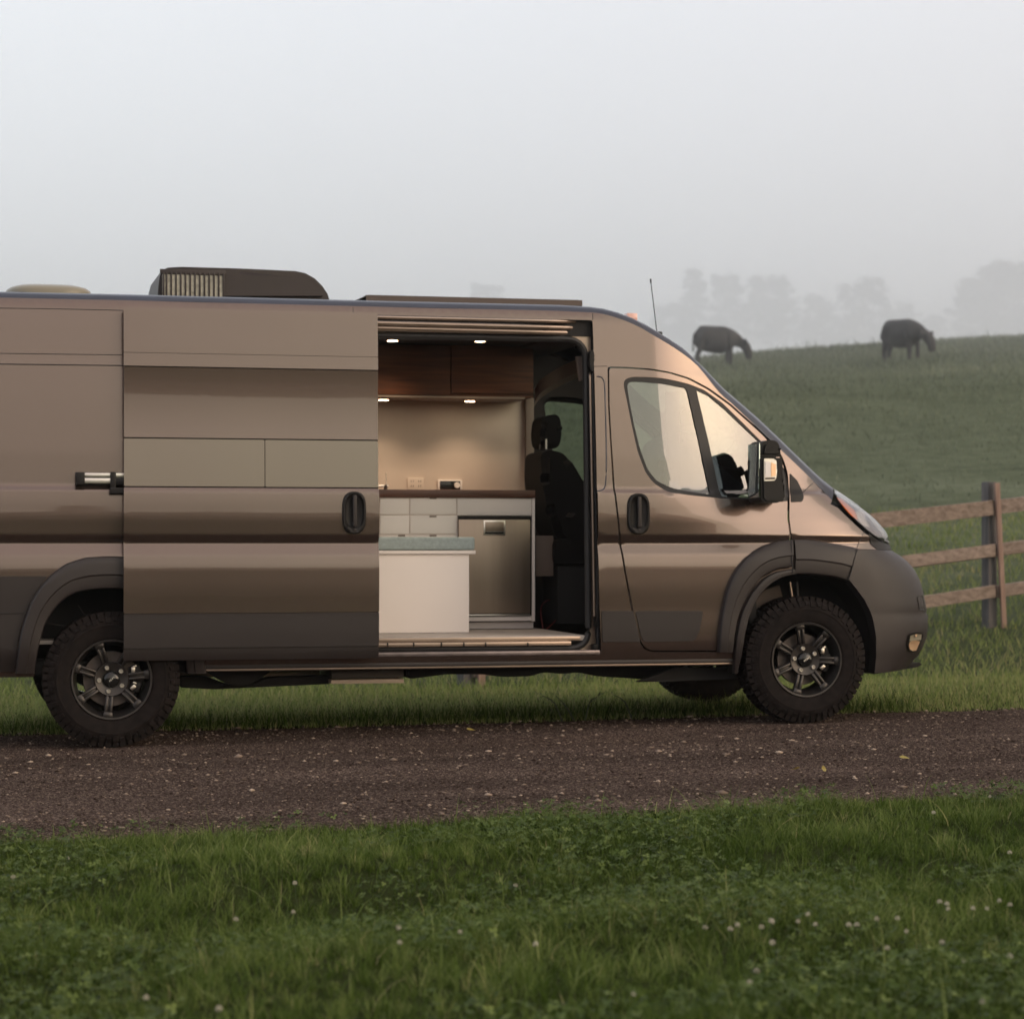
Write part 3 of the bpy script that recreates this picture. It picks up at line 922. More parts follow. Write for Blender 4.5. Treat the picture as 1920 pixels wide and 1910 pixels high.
FOGP = [(1702, 1192), (1707, 1188), (1715, 1186), (1725, 1187), (1728, 1192), (1725, 1201), (1719, 1213), (1716, 1221), (1708, 1221.5), (1702, 1218), (1699.5, 1208)]
fc = (1713, 1204)
patch('fog_lamp_rim', [(fc[0] + (a - fc[0]) * 1.08, fc[1] + (b - fc[1]) * 1.06) for a, b in FOGP], M['black'], -.004, .008)
patch('fog_bowl_shaded_half', [(1704, 1191), (1715, 1188), (1725, 1189), (1724, 1199), (1702, 1202)], M['dome'], -.009, .012)  # dark patch painting the shade in the upper bowl
patch('fog_bowl_lit_half', [(1702, 1204), (1706, 1201), (1713, 1200), (1722, 1202), (1718, 1212), (1715, 1219), (1708, 1220), (1703, 1217), (1701, 1210)] or [(1702, 1192), (1707, 1188), (1715, 1186), (1725, 1187), (1728, 1192), (1725, 1201), (1719, 1213), (1716, 1221), (1708, 1221.5), (1702, 1218), (1699.5, 1208)], M['gold'], -.009, .012)  # gold patch painting the warm sky reflection low in the bowl
patch('fog_bulb_highlight', [(1712, 1189), (1716, 1189), (1715.5, 1193), (1713, 1194)], M['gold'], -.014, .014)  # gold fleck painted as the bulb's highlight
surf_tube('bumper_seam', [(1606, 1031), (1603, 1045), (1598, 1064), (1590, 1088)], off(sB, -.041), .0022, M['rubber'], van)
surf_tube('bumper_seam', [(1484, 1013), (1484.5, 1040), (1487, 1075)], off(sB, -.0405), .0026, M['rubber'], van)

# ------------------------------------------------------------------ head lamp
hl = group('headlight')
tag(hl, None)
hlo = ons(HL)
panel('lamp_housing', rnd(hlo, .01, 2), off(sB, .012), M['black'], hl, flange=.01, dx=.03)
panel('turn_reflector', rnd(ons([(1569, 932), (1578, 934), (1592, 947), (1603, 957), (1609, 975), (1596, 966), (1583, 951)]), .006, 2), off(sB, .006), M['amber'], hl, flange=.006, dx=.03)
panel('lamp_reflector', rnd(ons([(1604, 957), (1619, 958), (1626, 975), (1632, 990), (1618, 984), (1609, 973)]), .006, 2), off(sB, .004), M['chrome'], hl, flange=.006, dx=.03)
panel('lamp_reflector', rnd(ons([(1628, 974), (1640, 978), (1652, 996), (1657, 1008), (1645, 1003), (1635, 992)]), .006, 2), off(sB, .006), M['anod'], hl, flange=.006, dx=.03)
panel('lamp_rim', rnd(ons([(1566, 923), (1582, 931), (1605, 945), (1625, 958), (1639, 971), (1653, 990), (1664, 1012), (1659, 1010), (1647, 992), (1634, 976), (1620, 962), (1602, 950), (1580, 936)]), .004, 2), off(sB, .002), M['chrome'], hl, flange=.004, dx=.03)
panel('lamp_lens', rnd(hlo, .01, 2), off(sB, -.006), M['lens'], hl, flange=0, dx=.03)
panel('grille_surround', rnd(ons([(1628, 999), (1640, 1009), (1655, 1018), (1668, 1021), (1671, 1031), (1645, 1030), (1634, 1022)]), .006, 2), off(sB, -.003), M['black'], van, flange=.01, dx=.03)

# ------------------------------------------------------------------ side opening: frame plate, tracks, seal, sill
ox0, ox1 = OPEN and min(p[0] for p in OPEN), max(p[0] for p in OPEN)
def pl(px, py, y):
    p = at(px, py, y); return (p.x, p.z)
YF = .115
outer_f = [pl(600, 575, YF), pl(1114, 588, YF), pl(1130, 1236, YF), pl(600, 1240, YF)]
inner_f = rnd([pl(640, 629, YF), pl(1097, 637, YF), pl(1103, 1215, YF), pl(640, 1217, YF)], .12, 7)
panel('door_frame', outer_f, lambda x, z: np.full_like(np.asarray(x, float), YF), M['rail'], van, holes=[inner_f], flange=.04, dx=.3, rows=np.array([1.0]))
bm = bmesh.new()
add_tube(bm, [Vector((p[0], YF - .008, p[1])) for p in inner_f] + [Vector((inner_f[0][0], YF - .008, inner_f[0][1]))], .020, 8)
bm_obj('door_seal', bm, M['rubber'], van, smooth=True)
# recess walls between outer skin and frame plate
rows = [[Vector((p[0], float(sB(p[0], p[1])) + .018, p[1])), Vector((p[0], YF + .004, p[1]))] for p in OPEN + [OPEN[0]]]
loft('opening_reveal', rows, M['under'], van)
tr = group('upper_door_track')
for (p0, p1, hh, yy) in ((592, 600.5, .010, .046), (603.0, 611.0, .0145, .060), (612.5, 622, .016, .076)):
    pts = []
    for px in (640, 760, 880, 980, 1030, 1060, 1085, 1105):
        k = max(0, (px - 1000) / 105)
        yc_ = yy + .11 * k * k
        slope = (px - 705) / 407
        py = (p0 + 3) + slope * (9 if p0 < 600 else 10)
        q = at(px, py, yc_); pts.append(q)
    bm = bmesh.new(); add_tube(bm, pts, hh, 10); bm_obj('track_rail', bm, M['rail'], tr, smooth=True)
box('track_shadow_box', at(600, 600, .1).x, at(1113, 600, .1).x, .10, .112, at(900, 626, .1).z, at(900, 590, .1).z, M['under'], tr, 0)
# sill
sl = group('door_sill')
xa_, xb_ = at(600, 1200, .1).x, at(1100, 1200, .1).x
def zrow(py, y, px=900): return at(px, py, y).z
box('sill_strip', xa_, xb_ - .04, .095, .112, zrow(1202.5, .1), zrow(1194.5, .1), M['rail'], sl, .002)
box('sill_tread', xa_, xb_ - .10, .070, .112, zrow(1211, .08), zrow(1203.5, .08), M['rail'], sl, .003)
for px in (727, 776, 828, 870, 911, 990):
    p = at(px, 1207.5, .065)
    box('sill_clip', p.x - .004, p.x + .004, .064, .075, p.z - .012, p.z + .010, M['black'], sl, .002)
box('sill_lip', xa_, at(1126, 1225, .04).x - .004, .020, .112, zrow(1229, .03), zrow(1221, .03), M['sill'], sl, .004)
box('sill_base', xa_, at(1126, 1225, .04).x - .004, .045, .2, zrow(1240, .05), zrow(1229, .05), M['under'], sl, .002)
# B pillar column details
tube('pillar_strip', [at(1106, 703, .07), at(1109, 850, .07), at(1112, 1000, .07), at(1114.5, 1155, .07)], .008, M['rail'], van, 8)
tube('pillar_gap', [at(1111, 700, .06), at(1116, 900, .06), at(1119.5, 1100, .06), at(1121, 1215, .06)], .006, M['rubber'], van, 8)
hp = [pl(1104.5, 660, .08), pl(1110, 655, .08), pl(1113, 672, .08), pl(1112.5, 695, .08), pl(1107, 698, .08), pl(1103, 685, .08), pl(1102.5, 672, .08)]
prism('door_striker', rnd(hp, .01, 3), .05, .11, M['black'], van, .004)
box('door_striker', *[at(a, 1160, .07).x for a in (1115, 1122)], .04, .10, at(1118, 1175, .07).z, at(1118, 1135, .07).z, M['black'], van, .006)
box('door_striker', *[at(a, 1160, .07).x for a in (1110, 1120)], .03, .10, at(1115, 1218, .07).z, at(1115, 1207, .07).z, M['black'], van, .006)

# ------------------------------------------------------------------ interior shell
FZ = .573
XK1 = at(1001, 1100, 1.15).x
box('cargo_floor', XR + .05, at(1101, 1190, .12).x, .118, 1.95, FZ - .02, FZ, M['floor'], van, .003)
box('floor_edge_trim', xa_, at(1099, 1190, .12).x, .100, .1175, FZ - .028, FZ + .002, M['floor'], van, .003)
box('cab_floor', at(1101, 1190, .12).x + .002, 3.75, .118, 1.93, .46, .50, M['seat'], van, .003)
box('underfloor', XR + .05, 3.70, .12, 1.93, .39, .455, M['under'], van, .0)
box('firewall', 3.72, 3.76, .10, 1.95, .40, 1.30, M['under'], van, .0)
CEIL = 2.365
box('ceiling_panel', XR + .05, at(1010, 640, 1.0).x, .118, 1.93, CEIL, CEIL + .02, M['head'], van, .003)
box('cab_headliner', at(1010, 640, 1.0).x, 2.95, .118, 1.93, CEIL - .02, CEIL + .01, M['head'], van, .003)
xl, xr2 = at(640, 800, 1.85).x, at(1001, 800, 1.85).x
# far wall: cream splashback, then dark trim round the cab
box('splashback', XR + .05, at(984, 830, 1.84).x, 1.84, 1.86, at(850, 940, 1.84).z, at(850, 738, 1.84).z, M['wallp'], van, .002)
box('far_wall_lining', XR + .05, at(1000, 830, 1.86).x, 1.862, 1.88, FZ, CEIL, M['beige'], van, 0)
box('wall_end_trim', at(985, 830, 1.82).x, at(1000, 830, 1.82).x, 1.80, 1.862, at(850, 920, 1.84).z, at(850, 745, 1.84).z, M['trimgrey'], van, .004)
# dark cab lining on the far side, with the window left free
cabl = [(xr2, FZ - .1), (4.0, FZ - .1), (4.22, 1.33), (3.95, 1.60), (3.55, 1.97), (3.2, 2.28), (2.9, CEIL), (xr2, CEIL)]
fw = rnd([pl(1042, 789, 1.9), pl(1140, 789, 1.9), pl(1230, 800, 1.9), pl(1330, 880, 1.9), pl(1350, 925, 1.9), pl(1100, 960, 1.9), pl(1060, 900, 1.9)], .03, 3)
fw2 = rnd([(2.93, 1.44), (3.62, 1.42), (3.36, 1.78), (3.22, 1.92), (2.93, 1.96)], .04, 3)
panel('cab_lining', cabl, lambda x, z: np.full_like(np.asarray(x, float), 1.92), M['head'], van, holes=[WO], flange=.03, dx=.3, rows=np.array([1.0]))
# curved bulkhead trim over the cab and the light grab handle
arc = [at(1003, 728, 1.55), at(1012, 714, 1.5), at(1030, 700, 1.45), at(1055, 686, 1.4), at(1080, 674, 1.3), at(1096, 668, 1.25)]
bm = bmesh.new()
for a, b in zip(catmull(arc, 3), catmull(arc, 3)[1:]):
    d = Vector((0, 0, -.085))
    q = [a, b, b + d, a + d]
    vs_ = [bm.verts.new(v) for v in q] + [bm.verts.new(v + Vector((.03, .15, -.03))) for v in q]
    bm.faces.new(vs_[:4]); bm.faces.new((vs_[3], vs_[2], vs_[6], vs_[7])); bm.faces.new((vs_[0], vs_[4], vs_[5], vs_[1]))
bmesh.ops.remove_doubles(bm, verts=bm.verts, dist=.0005)
bm_obj('headliner_arch', bm, M['beige'], van, smooth=True)
gh = [pl(1079, 668, .22), pl(1090, 668, .22), pl(1092, 713, .22), pl(1086, 715, .22)]
prism('grab_handle', rnd(gh, .008, 3), .20, .235, M['beige'], van, .004)

# ------------------------------------------------------------------ galley
kc = group('kitchen_cabinet')
YK = 1.15
def kbox(name, px0, px1, py0, py1, y0, y1, mt, parent, bev=.002, pf=None):
    a = at(px0, py1, pf or y0); b = at(px1, py0, pf or y0)
    return box(name, a.x, b.x, y0, y1, a.z, b.z, mt, parent, bev)
kbox('worktop', 560, 1004, 919, 931.5, YK - .02, 1.838, M['counter'], kc, .004)
kbox('carcass', 560, 1003, 932.5, 1165, YK + .012, 1.838, M['white'], kc, .002)
kbox('toe_kick', 560, 1000, 1165.5, 1181.5, YK + .05, 1.838, M['white'], kc, .002)
kbox('end_panel', 997.5, 1003, 932.5, 1164.5, YK - .002, YK + .010, M['white'], kc, .001)
kbox('bottom_rail', 859, 997, 1156, 1164.5, YK - .002, YK + .010, M['white'], kc, .001)
for (a, b, rows_) in ((640, 711, ((934, 1002),)), (713, 767, ((934, 964), (966, 1001), (1003.5, 1036), (1038, 1160))), (769, 855.5, ((934, 964), (966, 1000.5), (1003, 1036), (1038, 1160))), (857.5, 996.5, ((934, 966),))):
    for (c, d) in rows_:
        kbox('drawer_front', a, b, c, d, YK - .003, YK + .010, M['white'], kc, .0015)
for (x_, y_p) in ((812, 933), (812, 967.5), (812, 1003.5), (753, 1003.5)):
    a = at(x_ - 6.5, y_p + 2.2, YK - .006); b = at(x_ + 6.5, y_p - 1.2, YK - .006)
    box('finger_pull', a.x, b.x, YK - .007, YK - .0032, a.z, b.z, M['trimgrey'], kc, .001)
# refrigerator
fr_ = group('refrigerator')
kbox('fridge_body', 858, 996.5, 967.5, 1155, YK + .0105, YK + .011, M['black'], fr_, 0)
kbox('fridge_door', 860, 994.5, 974, 1150.5, YK - .022, YK + .010, M['steel'], fr_, .004)
kbox('fridge_trim', 860, 994.5, 969, 973, YK - .018, YK + .010, M['black'], fr_, .002)
kbox('fridge_trim', 860, 994.5, 1151.2, 1154, YK - .018, YK + .010, M['alu'], fr_, .001)
kbox('handle_frame', 907, 947.5, 975.5, 1003.5, YK - .027, YK - .0225, M['alu'], fr_, .001)
kbox('handle_plate', 909.5, 945, 978, 996, YK - .0285, YK - .0272, M['steel'], fr_, .0005)
kbox('handle_recess', 909.5, 945, 996.8, 1001, YK - .0285, YK - .0272, M['black'], fr_, .0005)
# upper cupboards
uc = group('wall_cupboard')
YU = 1.45
kbox('cupboard_box', 560, 1000, 651, 739, YU + .016, 1.838, M['walnut'], uc, .002)
kbox('cupboard_door', 560, 844, 650, 736.5, YU, YU + .015, M['walnut'], uc, .002)
kbox('cupboard_door', 846.5, 1000, 650, 736.5, YU, YU + .015, M['walnut'], uc, .002)
a = at(560, 738, YU); b = at(985, 738, YU)
box('light_shelf', a.x, b.x, YU + .004, 1.838, a.z - .014, a.z - .0005, M['trimgrey'], uc, .002)
zsh = a.z - .014
# warm spot lamps: two in the ceiling, two under the cupboards
def puck(px, py, z, name='spot_lamp', en=6):
    d = ray(px, py); t = (z - CAM.z) / d.z; p = CAM + d * t
    g_ = group(name)
    bm = bmesh.new()
    bmesh.ops.create_cone(bm, cap_ends=True, segments=24, radius1=.040, radius2=.036, depth=.010, matrix=Matrix.Translation((p.x, p.y, z - .0052)))
    bm_obj('bezel', bm, M['bezel'], g_, smooth=True)
    bm = bmesh.new()
    bmesh.ops.create_cone(bm, cap_ends=True, segments=24, radius1=.031, radius2=.031, depth=.004, matrix=Matrix.Translation((p.x, p.y, z - .0125)))
    bm_obj('led_disc', bm, M['led'], g_, smooth=True)
    ld = bpy.data.lights.new('lamp_glow', 'SPOT'); ld.energy = en; ld.color = (1, .73, .48); ld.spot_size = R(120); ld.spot_blend = .8; ld.shadow_soft_size = .03
    lo = bpy.data.objects.new('lamp_glow', ld); COL.objects.link(lo); lo.location = (p.x, p.y, z - .02); attach(lo, g_)
    return p
puck(736, 635.5, CEIL, en=17); puck(900, 636.5, CEIL, en=17)
d_ = .13
for px in (719, 881):
    p = at(px, 741, YU + .10)
    puck(px, 955 - (zsh - CAM.z) / (at(px, 741, YU + .10) - CAM).dot(FWD) * F_PX + F_PX * math.tan(PITCH), zsh, en=9)
# outlet, thermostat, tap
ol = group('wall_outlet')
kbox('outlet_plate', 764, 795, 895.5, 917.8, 1.832, 1.839, M['wallp'], ol, .003)
for px in (773, 787):
    for py in (902, 911):
        for dx_ in (-2, 2):
            a = at(px + dx_ - .6, py + 1.6, 1.831); b = at(px + dx_ + .6, py - 1.6, 1.831)
            box('outlet_slot', a.x, b.x, 1.830, 1.8318, a.z, b.z, M['trimgrey'], ol, 0)
th = group('thermostat')
kbox('thermostat_frame', 821, 867, 899.5, 918, 1.822, 1.839, M['white'], th, .006)
kbox('thermostat_screen', 825, 863, 902, 917, 1.818, 1.8225, M['thermo'], th, .003)
p = at(857, 909.5, 1.815)
bm = bmesh.new()
bmesh.ops.create_cone(bm, cap_ends=True, segments=28, radius1=.020, radius2=.018, depth=.014, matrix=Matrix.Translation((p.x, 1.812, p.z)) @ Matrix.Rotation(R(90), 4, 'X'))
bm_obj('dial', bm, M['white'], th, smooth=True)
tp = group('tap')
a = at(700, 905, 1.6); z_ = at(720, 913, 1.6).z
tube('spout', [at(690, 911, 1.6), at(728, 911, 1.6)], .008, M['chrome'], tp)
tube('riser', [at(723, 919, 1.6), at(723, 909, 1.6)], .012, M['anod'], tp)
tube('lever', [at(724, 909, 1.6), at(724, 886, 1.6)], .002, M['chrome'], tp)
# bench
bn = group('bench_box')
YBn = .72
a = at(560, 1185, YBn); b = at(879.5, 1039, YBn)
box('bench_panel', a.x, b.x, YBn, 1.10, FZ + .001, b.z, M['white'], bn, .003)
box('bench_top', a.x, at(892, 1035, YBn - .02).x, YBn - .02, 1.12, at(800, 1038.5, YBn).z, at(800, 1032, YBn).z, M['white'], bn, .003)
cb_ = at(890, 1031.3, YBn)
cu = box('seat_cushion', at(560, 1031, YBn).x, cb_.x, YBn - .012, 1.11, cb_.z + .001, at(800, 1006.5, YBn).z, M['cush'], None, .018, 4)
tag(cu, 'pale teal upholstered cushion lying on the white bench inside the van', 'cushion')
# red cable loop on the cab floor
tube('cable', catmull([at(1018, 1178, 1.2), at(1014, 1140, 1.3), at(1028, 1125, 1.4), at(1046, 1132, 1.4), at(1052, 1146, 1.35), at(1040, 1165, 1.25), at(1024, 1180, 1.2)], 5), .004, M['red'], van, 6)
# seat base panel and seats
kbox('seat_pedestal', 1005, 1038, 1004, 1080, 1.25, 1.7, M['beige'], van, .006)
def seat(yc, pts_back, pts_head, px_scale, name='driver_seat'):
    s_ = group(name)
    yb = yc
    prism('backrest', rnd([pl(p[0], p[1], yb) for p in pts_back], .04, 4), yc - .23, yc + .23, M['seat'], s_, .05)
    prism('headrest', rnd([pl(p[0], p[1], yb) for p in pts_head], .04, 4), yc - .13, yc + .13, M['seat'], s_, .035)
    return s_
ds = seat(1.42, [(1001, 851), (1018, 845), (1045, 852), (1062, 880), (1084, 918), (1098, 945), (1102, 985), (1092, 1020), (1060, 1040), (1030, 1010), (1010, 960), (999, 900)],
     [(1008, 783), (1035, 777), (1044, 786), (1046, 815), (1043, 834), (1034, 843), (1008, 842), (1004, 815)], 1)
tube('headrest_post', [at(1024, 823, 1.18), at(1024, 842, 1.18)], .006, M['alu'], ds)
tube('headrest_post', [at(1012, 833, 1.24), at(1012, 843, 1.24)], .004, M['disc'], ds)
kbox('seat_base', 1040, 1150, 1010, 1060, 1.19, 1.65, M['seat'], ds, .04)
kbox('seat_plinth', 1045, 1140, 1060, 1170, 1.22, 1.62, M['under'], ds, .02)
p = at(1068, 965, 1.10)
prism('recline_knob', rnd([pl(1060, 968, 1.18), pl(1066, 961, 1.18), pl(1078, 962, 1.18), pl(1072, 970, 1.18)], .004, 2), 1.15, 1.19, M['clad'], ds, .003)
ps = seat(.62, [(1226, 832), (1245, 818), (1268, 814), (1290, 815), (1307, 824), (1306, 870), (1302, 930), (1300, 1010), (1216, 1010), (1216, 930), (1218, 870)],
     [(1254, 768), (1270, 756), (1292, 756), (1304, 768), (1303, 800), (1294, 812), (1266, 812), (1253, 798)], 1, 'passenger_seat')
kbox('seat_base', 1216, 1370, 1000, 1060, .38, .86, M['seat'], ps, .04)
box('belt_guide', at(1236, 800, .3).x, at(1262, 800, .3).x, .16, .20, 1.3, 2.0, M['head'], van, .01)
# dashboard and steering wheel
box('dashboard', 3.42, 3.95, .20, 1.85, 1.02, 1.36, M['black'], van, .08, 4)
bm = bmesh.new()
stc = Vector((3.28, 1.42, 1.36))
ringp = [stc + Matrix.Rotation(R(-65), 3, 'Y') @ Vector((.19 * math.cos(t), .19 * math.sin(t), 0)) for t in np.linspace(0, 2 * math.pi, 33)]
add_tube(bm, ringp, .014, 8); add_tube(bm, [ringp[0], stc, ringp[16]], .014, 6); add_tube(bm, [stc, stc + Vector((.25, 0, -.12))], .03, 8)
bm_obj('steering_wheel', bm, M['black'], van, smooth=True)

# ------------------------------------------------------------------ door mirror
def door_mirror(mirror=False):
    g_ = group('door_mirror')
    f = (lambda v: Vector((v[0], 2 * YC - v[1], v[2]))) if mirror else (lambda v: Vector(v))
    YM = -.20
    x0, z1 = pl(1414, 826, YM); x1, z0 = pl(1452, 943, YM)
    xa, _ = pl(1448, 840, YM)
    head = [(1414, 843), (1420, 829), (1430, 826), (1444, 827), (1452, 836), (1456, 850), (1458, 870), (1457, 905), (1460, 925), (1459, 936), (1448, 943), (1425, 943), (1416, 938), (1413, 900)]
    def pz(name, pts, y0, y1, mt, bev=.003, r=.01):
        o = prism(name, rnd([pl(a, b, YM) for a, b in pts], r, 3), y0, y1, mt, g_, bev)
        if mirror:
            for v in o.data.vertices: v.co.y = 2 * YC - v.co.y
            o.data.flip_normals()
        return o
    pz('mirror_shell', [(1415, 843), (1419, 830), (1428, 826), (1444, 827), (1450, 834), (1453, 848), (1453, 858), (1414, 858)], -.315, -.085, M['black'], .02, .02)
    pz('mirror_shell', [(1414, 859.5), (1455, 859.5), (1457, 905), (1460, 925), (1458, 936), (1448, 943), (1425, 944), (1416, 938)], -.315, -.085, M['black'], .014, .015)
    pz('mirror_arm', [(1440, 920), (1475, 912), (1480, 940), (1440, 940)], -.12, .03, M['black'], .01)
    pz('mirror_arm', [(1452, 852), (1459, 856), (1460, 868), (1454, 872)], -.12, -.05, M['black'], .006)
    pz('mirror_sail', [(1459, 862), (1470, 872), (1477, 884), (1478, 940), (1452, 940), (1452, 868)], -.035, .02, M['black'], .006)
    a = [(1419.5, 861), (1437, 861), (1442.5, 865), (1443.5, 880), (1442.5, 896), (1439, 902), (1419.5, 903)]
    pz('signal_rim', a, -.322, -.31, M['alu'], .003, .008)
    pz('signal_lens', [(1421, 867), (1431, 867), (1431, 895), (1421, 895)], -.3255, -.3225, M['white'], .001, .002)
    pz('signal_lens', [(1432, 868), (1441, 872), (1441, 893), (1432, 895)], -.3255, -.3225, M['gold'], .001, .002)
    pz('signal_shade', [(1421, 896.5), (1440, 896), (1439, 899.5), (1421, 900)], -.3252, -.3222, M['anod'], .001, .002)
    # glass faces backwards
    o = box('mirror_glass', x0 - .004, x0 + .001, -.295, -.105, z0 + .03, z1 - .02, M['mirror'], g_, .001)
    if mirror:
        for v in o.data.vertices: v.co.y = 2 * YC - v.co.y
    return g_
door_mirror(); door_mirror(True)

# ------------------------------------------------------------------ wheels
RW = .372
def make_wheel(name='wheel'):
    root = empty(name)
    def lathe(nm, prof, mt, seg=96, sharp=30):
        bm = bmesh.new()
        rings = []
        for (r, y) in prof:
            rings.append([bm.verts.new((r * math.cos(2 * math.pi * k / seg), y, r * math.sin(2 * math.pi * k / seg))) for k in range(seg)])
        for a, b in zip(rings, rings[1:]):
            for k in range(seg):
                bm.faces.new((a[k], a[(k + 1) % seg], b[(k + 1) % seg], b[k]))
        return bm, nm, mt, sharp
    Wd = .235
    prof = [(.214, .010), (.222, .002), (.236, -.004), (.262, -.009), (.290, -.011), (.292, -.0135), (.300, -.0135), (.302, -.011), (.318, -.007), (.336, .002), (.350, .014), (.357, .030),
            (.358, .06), (.358, .115), (.358, Wd - .06), (.357, Wd - .03), (.350, Wd - .014), (.336, Wd - .002), (.30, Wd + .010), (.262, Wd + .009), (.236, Wd + .004), (.214, Wd - .01)]
    bm, nm, mt, sh = lathe('tyre', prof, M['tyre'], 120)
    # tread and shoulder blocks
    nb = 56
    for k in range(nb):
        a = 2 * math.pi * k / nb
        for (r0, r1, ya, yb, wa, sk, tilt_) in ((.330, RW, -.001, .034, .66 if k % 2 else .80, 0, 0), (.352, RW, .040, .085, .7, .25, 0), (.352, RW, .091, .144, .7, -.25, 0), (.352, RW, .150, .195, .7, .25, 0), (.330, RW, .201, Wd + .001, .66 if k % 2 else .80, 0, 0)):
            da = math.pi / nb * wa
            vs = []
            for r in (r0, r1):
                for (aa, yy) in ((-da, ya), (da, ya), (da, yb), (-da, yb)):
                    an = a + aa + sk * (yy - .115) * 2
                    yo = yy
                    if r == r1 and (ya < .01): yo = yy + (.012 if yy == ya else 0)
                    if r == r1 and (yb > Wd): yo = yy - (.012 if yy == yb else 0)
                    vs.append(bm.verts.new((r * math.cos(an), yo, r * math.sin(an))))
            for q in ((4, 5, 6, 7), (0, 1, 5, 4), (1, 2, 6, 5), (2, 3, 7, 6), (3, 0, 4, 7)):
                bm.faces.new([vs[i] for i in q])
        # scalloped sidewall lug
        da = math.pi / nb * (.75 if k % 2 else .5)
        rr = .312 if k % 2 else .322
        vs = []
        for (r, yy) in ((rr, -.0095), (.340, .001)):
            for aa in (-da, da): vs.append((r * math.cos(a + aa), yy - .005, r * math.sin(a + aa)))
        for (r, yy) in ((rr - .004, -.006), (.344, .008)):
            for aa in (-da * 1.15, da * 1.15): vs.append((r * math.cos(a + aa), yy, r * math.sin(a + aa)))
        vv = [bm.verts.new(v) for v in vs]
        bm.faces.new((vv[0], vv[1], vv[3], vv[2]))
        for q in ((0, 1, 5, 4), (2, 3, 7, 6), (0, 2, 6, 4), (1, 3, 7, 5)): bm.faces.new([vv[i] for i in q])
    ty = bm_obj('tyre', bm, mt, root, smooth=True, sharp=25)
    # rim barrel and lip
    bm, nm, mt, sh = lathe('rim', [(.2165, .014), (.2205, .002), (.218, -.007), (.209, -.006), (.2065, .002), (.205, .016), (.200, .030), (.194, .06), (.185, .10), (.185, .18), (.205, .21), (.21, .225)], M['rim'], 96)
    rm = bm_obj('rim', bm, mt, root, smooth=True, sharp=40)
    # seven double spokes
    for k in range(7):
        a = 2 * math.pi * k / 7 + R(100)
        b = bmesh.new()
        rot = Matrix.Rotation(-a, 4, 'Y')
        for sgn in (-1, 1):
            p = [(.080, sgn * .017), (.206, sgn * .0185)]
            for (hw,) in ((.0075,),):
                q = [(.078, sgn * .012 - 0, .030), (.206, sgn * .0145, .012)]
                v = []
                for (r, s_, yy) in q:
                    for (ds_, dy_) in ((-hw, 0), (hw, 0), (hw * 1.1, .030), (-hw * 1.1, .030)):
                        v.append(b.verts.new((r, yy + dy_, s_ + ds_)))
                for f_ in ((0, 1, 5, 4), (1, 2, 6, 5), (2, 3, 7, 6), (3, 0, 4, 7), (0, 3, 2, 1), (4, 5, 6, 7)): b.faces.new([v[i] for i in f_])
        v = []
        for (r, hw, yy) in ((.178, .024, .0135), (.2065, .027, .009)):
            for (ds_, dy_) in ((-hw, 0), (hw, 0), (hw, .028), (-hw, .028)): v.append(b.verts.new((r, yy + dy_, ds_)))
        for f_ in ((0, 1, 5, 4), (1, 2, 6, 5), (2, 3, 7, 6), (3, 0, 4, 7), (0, 3, 2, 1), (4, 5, 6, 7)): b.faces.new([v[i] for i in f_])
        v = []
        for (r, hw, yy) in ((.075, .016, .042), (.200, .020, .026)):
            for (ds_, dy_) in ((-hw, 0), (hw, 0), (hw, .02), (-hw, .02)): v.append(b.verts.new((r, yy + dy_, ds_)))
        for f_ in ((0, 1, 5, 4), (1, 2, 6, 5), (2, 3, 7, 6), (3, 0, 4, 7), (0, 3, 2, 1), (4, 5, 6, 7)): b.faces.new([v[i] for i in f_])
        b.transform(rot)
        bmesh.ops.bevel(b, geom=b.edges[:], offset=.002, segments=1, affect='EDGES')
        bm_obj('spoke', b, M['rim'], root, smooth=True, sharp=50)
    # hub face, cap, nuts
    bm, nm, mt, sh = lathe('hub_face', [(.094, .060), (.094, .030), (.090, .024), (.082, .026), (.060, .034), (.046, .036), (.045, .06)], M['rim'], 64)
    hb = bm_obj('hub_face', bm, mt, root, smooth=True, sharp=35)
    bm, nm, mt, sh = lathe('hub_cap', [(.045, .05), (.044, .022), (.038, .014), (.024, .009), (.0005, .0075)], M['thermo'], 48)
    bm_obj('hub_cap', bm, mt, root, smooth=True, sharp=35)
    bm = bmesh.new()   # small slanted emblem on the cap
    for (dx_, dz_, l) in ((-.012, -.006, .010), (-.004, -.001, .012), (.005, .004, .012), (.013, .009, .010)):
        add_box(bm, dx_ - .0028, dx_ + .0028, .0045, .0078, dz_ - l * .45, dz_ + l * .45, .0004, 1, Matrix.Translation((0, 0, 0)))
    bm_obj('cap_emblem', bm, M['alu'], root)
    for k in range(5):
        a = 2 * math.pi * k / 5 + R(30)
        bm = bmesh.new()
        mtx = Matrix.Translation((.067 * math.cos(a), .026, .067 * math.sin(a))) @ Matrix.Rotation(R(90), 4, 'X')
        seg = 18
        rings = []
        for (r, d) in ((.0125, -.012), (.0125, .006), (.0105, .008), (.007, .008), (.006, .001), (.0005, .001)):
            rings.append([bm.verts.new((r * math.cos(2 * math.pi * j / seg), r * math.sin(2 * math.pi * j / seg), d)) for j in range(seg)])
        for p_, q_ in zip(rings, rings[1:]):
            for j in range(seg): bm.faces.new((p_[j], p_[(j + 1) % seg], q_[(j + 1) % seg], q_[j]))
        bm.transform(mtx)
        bm_obj('wheel_nut', bm, M['nut'], root, smooth=True, sharp=35)
    bm, nm, mt, sh = lathe('brake_disc', [(.05, .085), (.150, .085), (.152, .088), (.152, .106), (.05, .110)], M['disc'], 64)
    bm_obj('brake_disc', bm, mt, root, smooth=True)
    bm = bmesh.new()
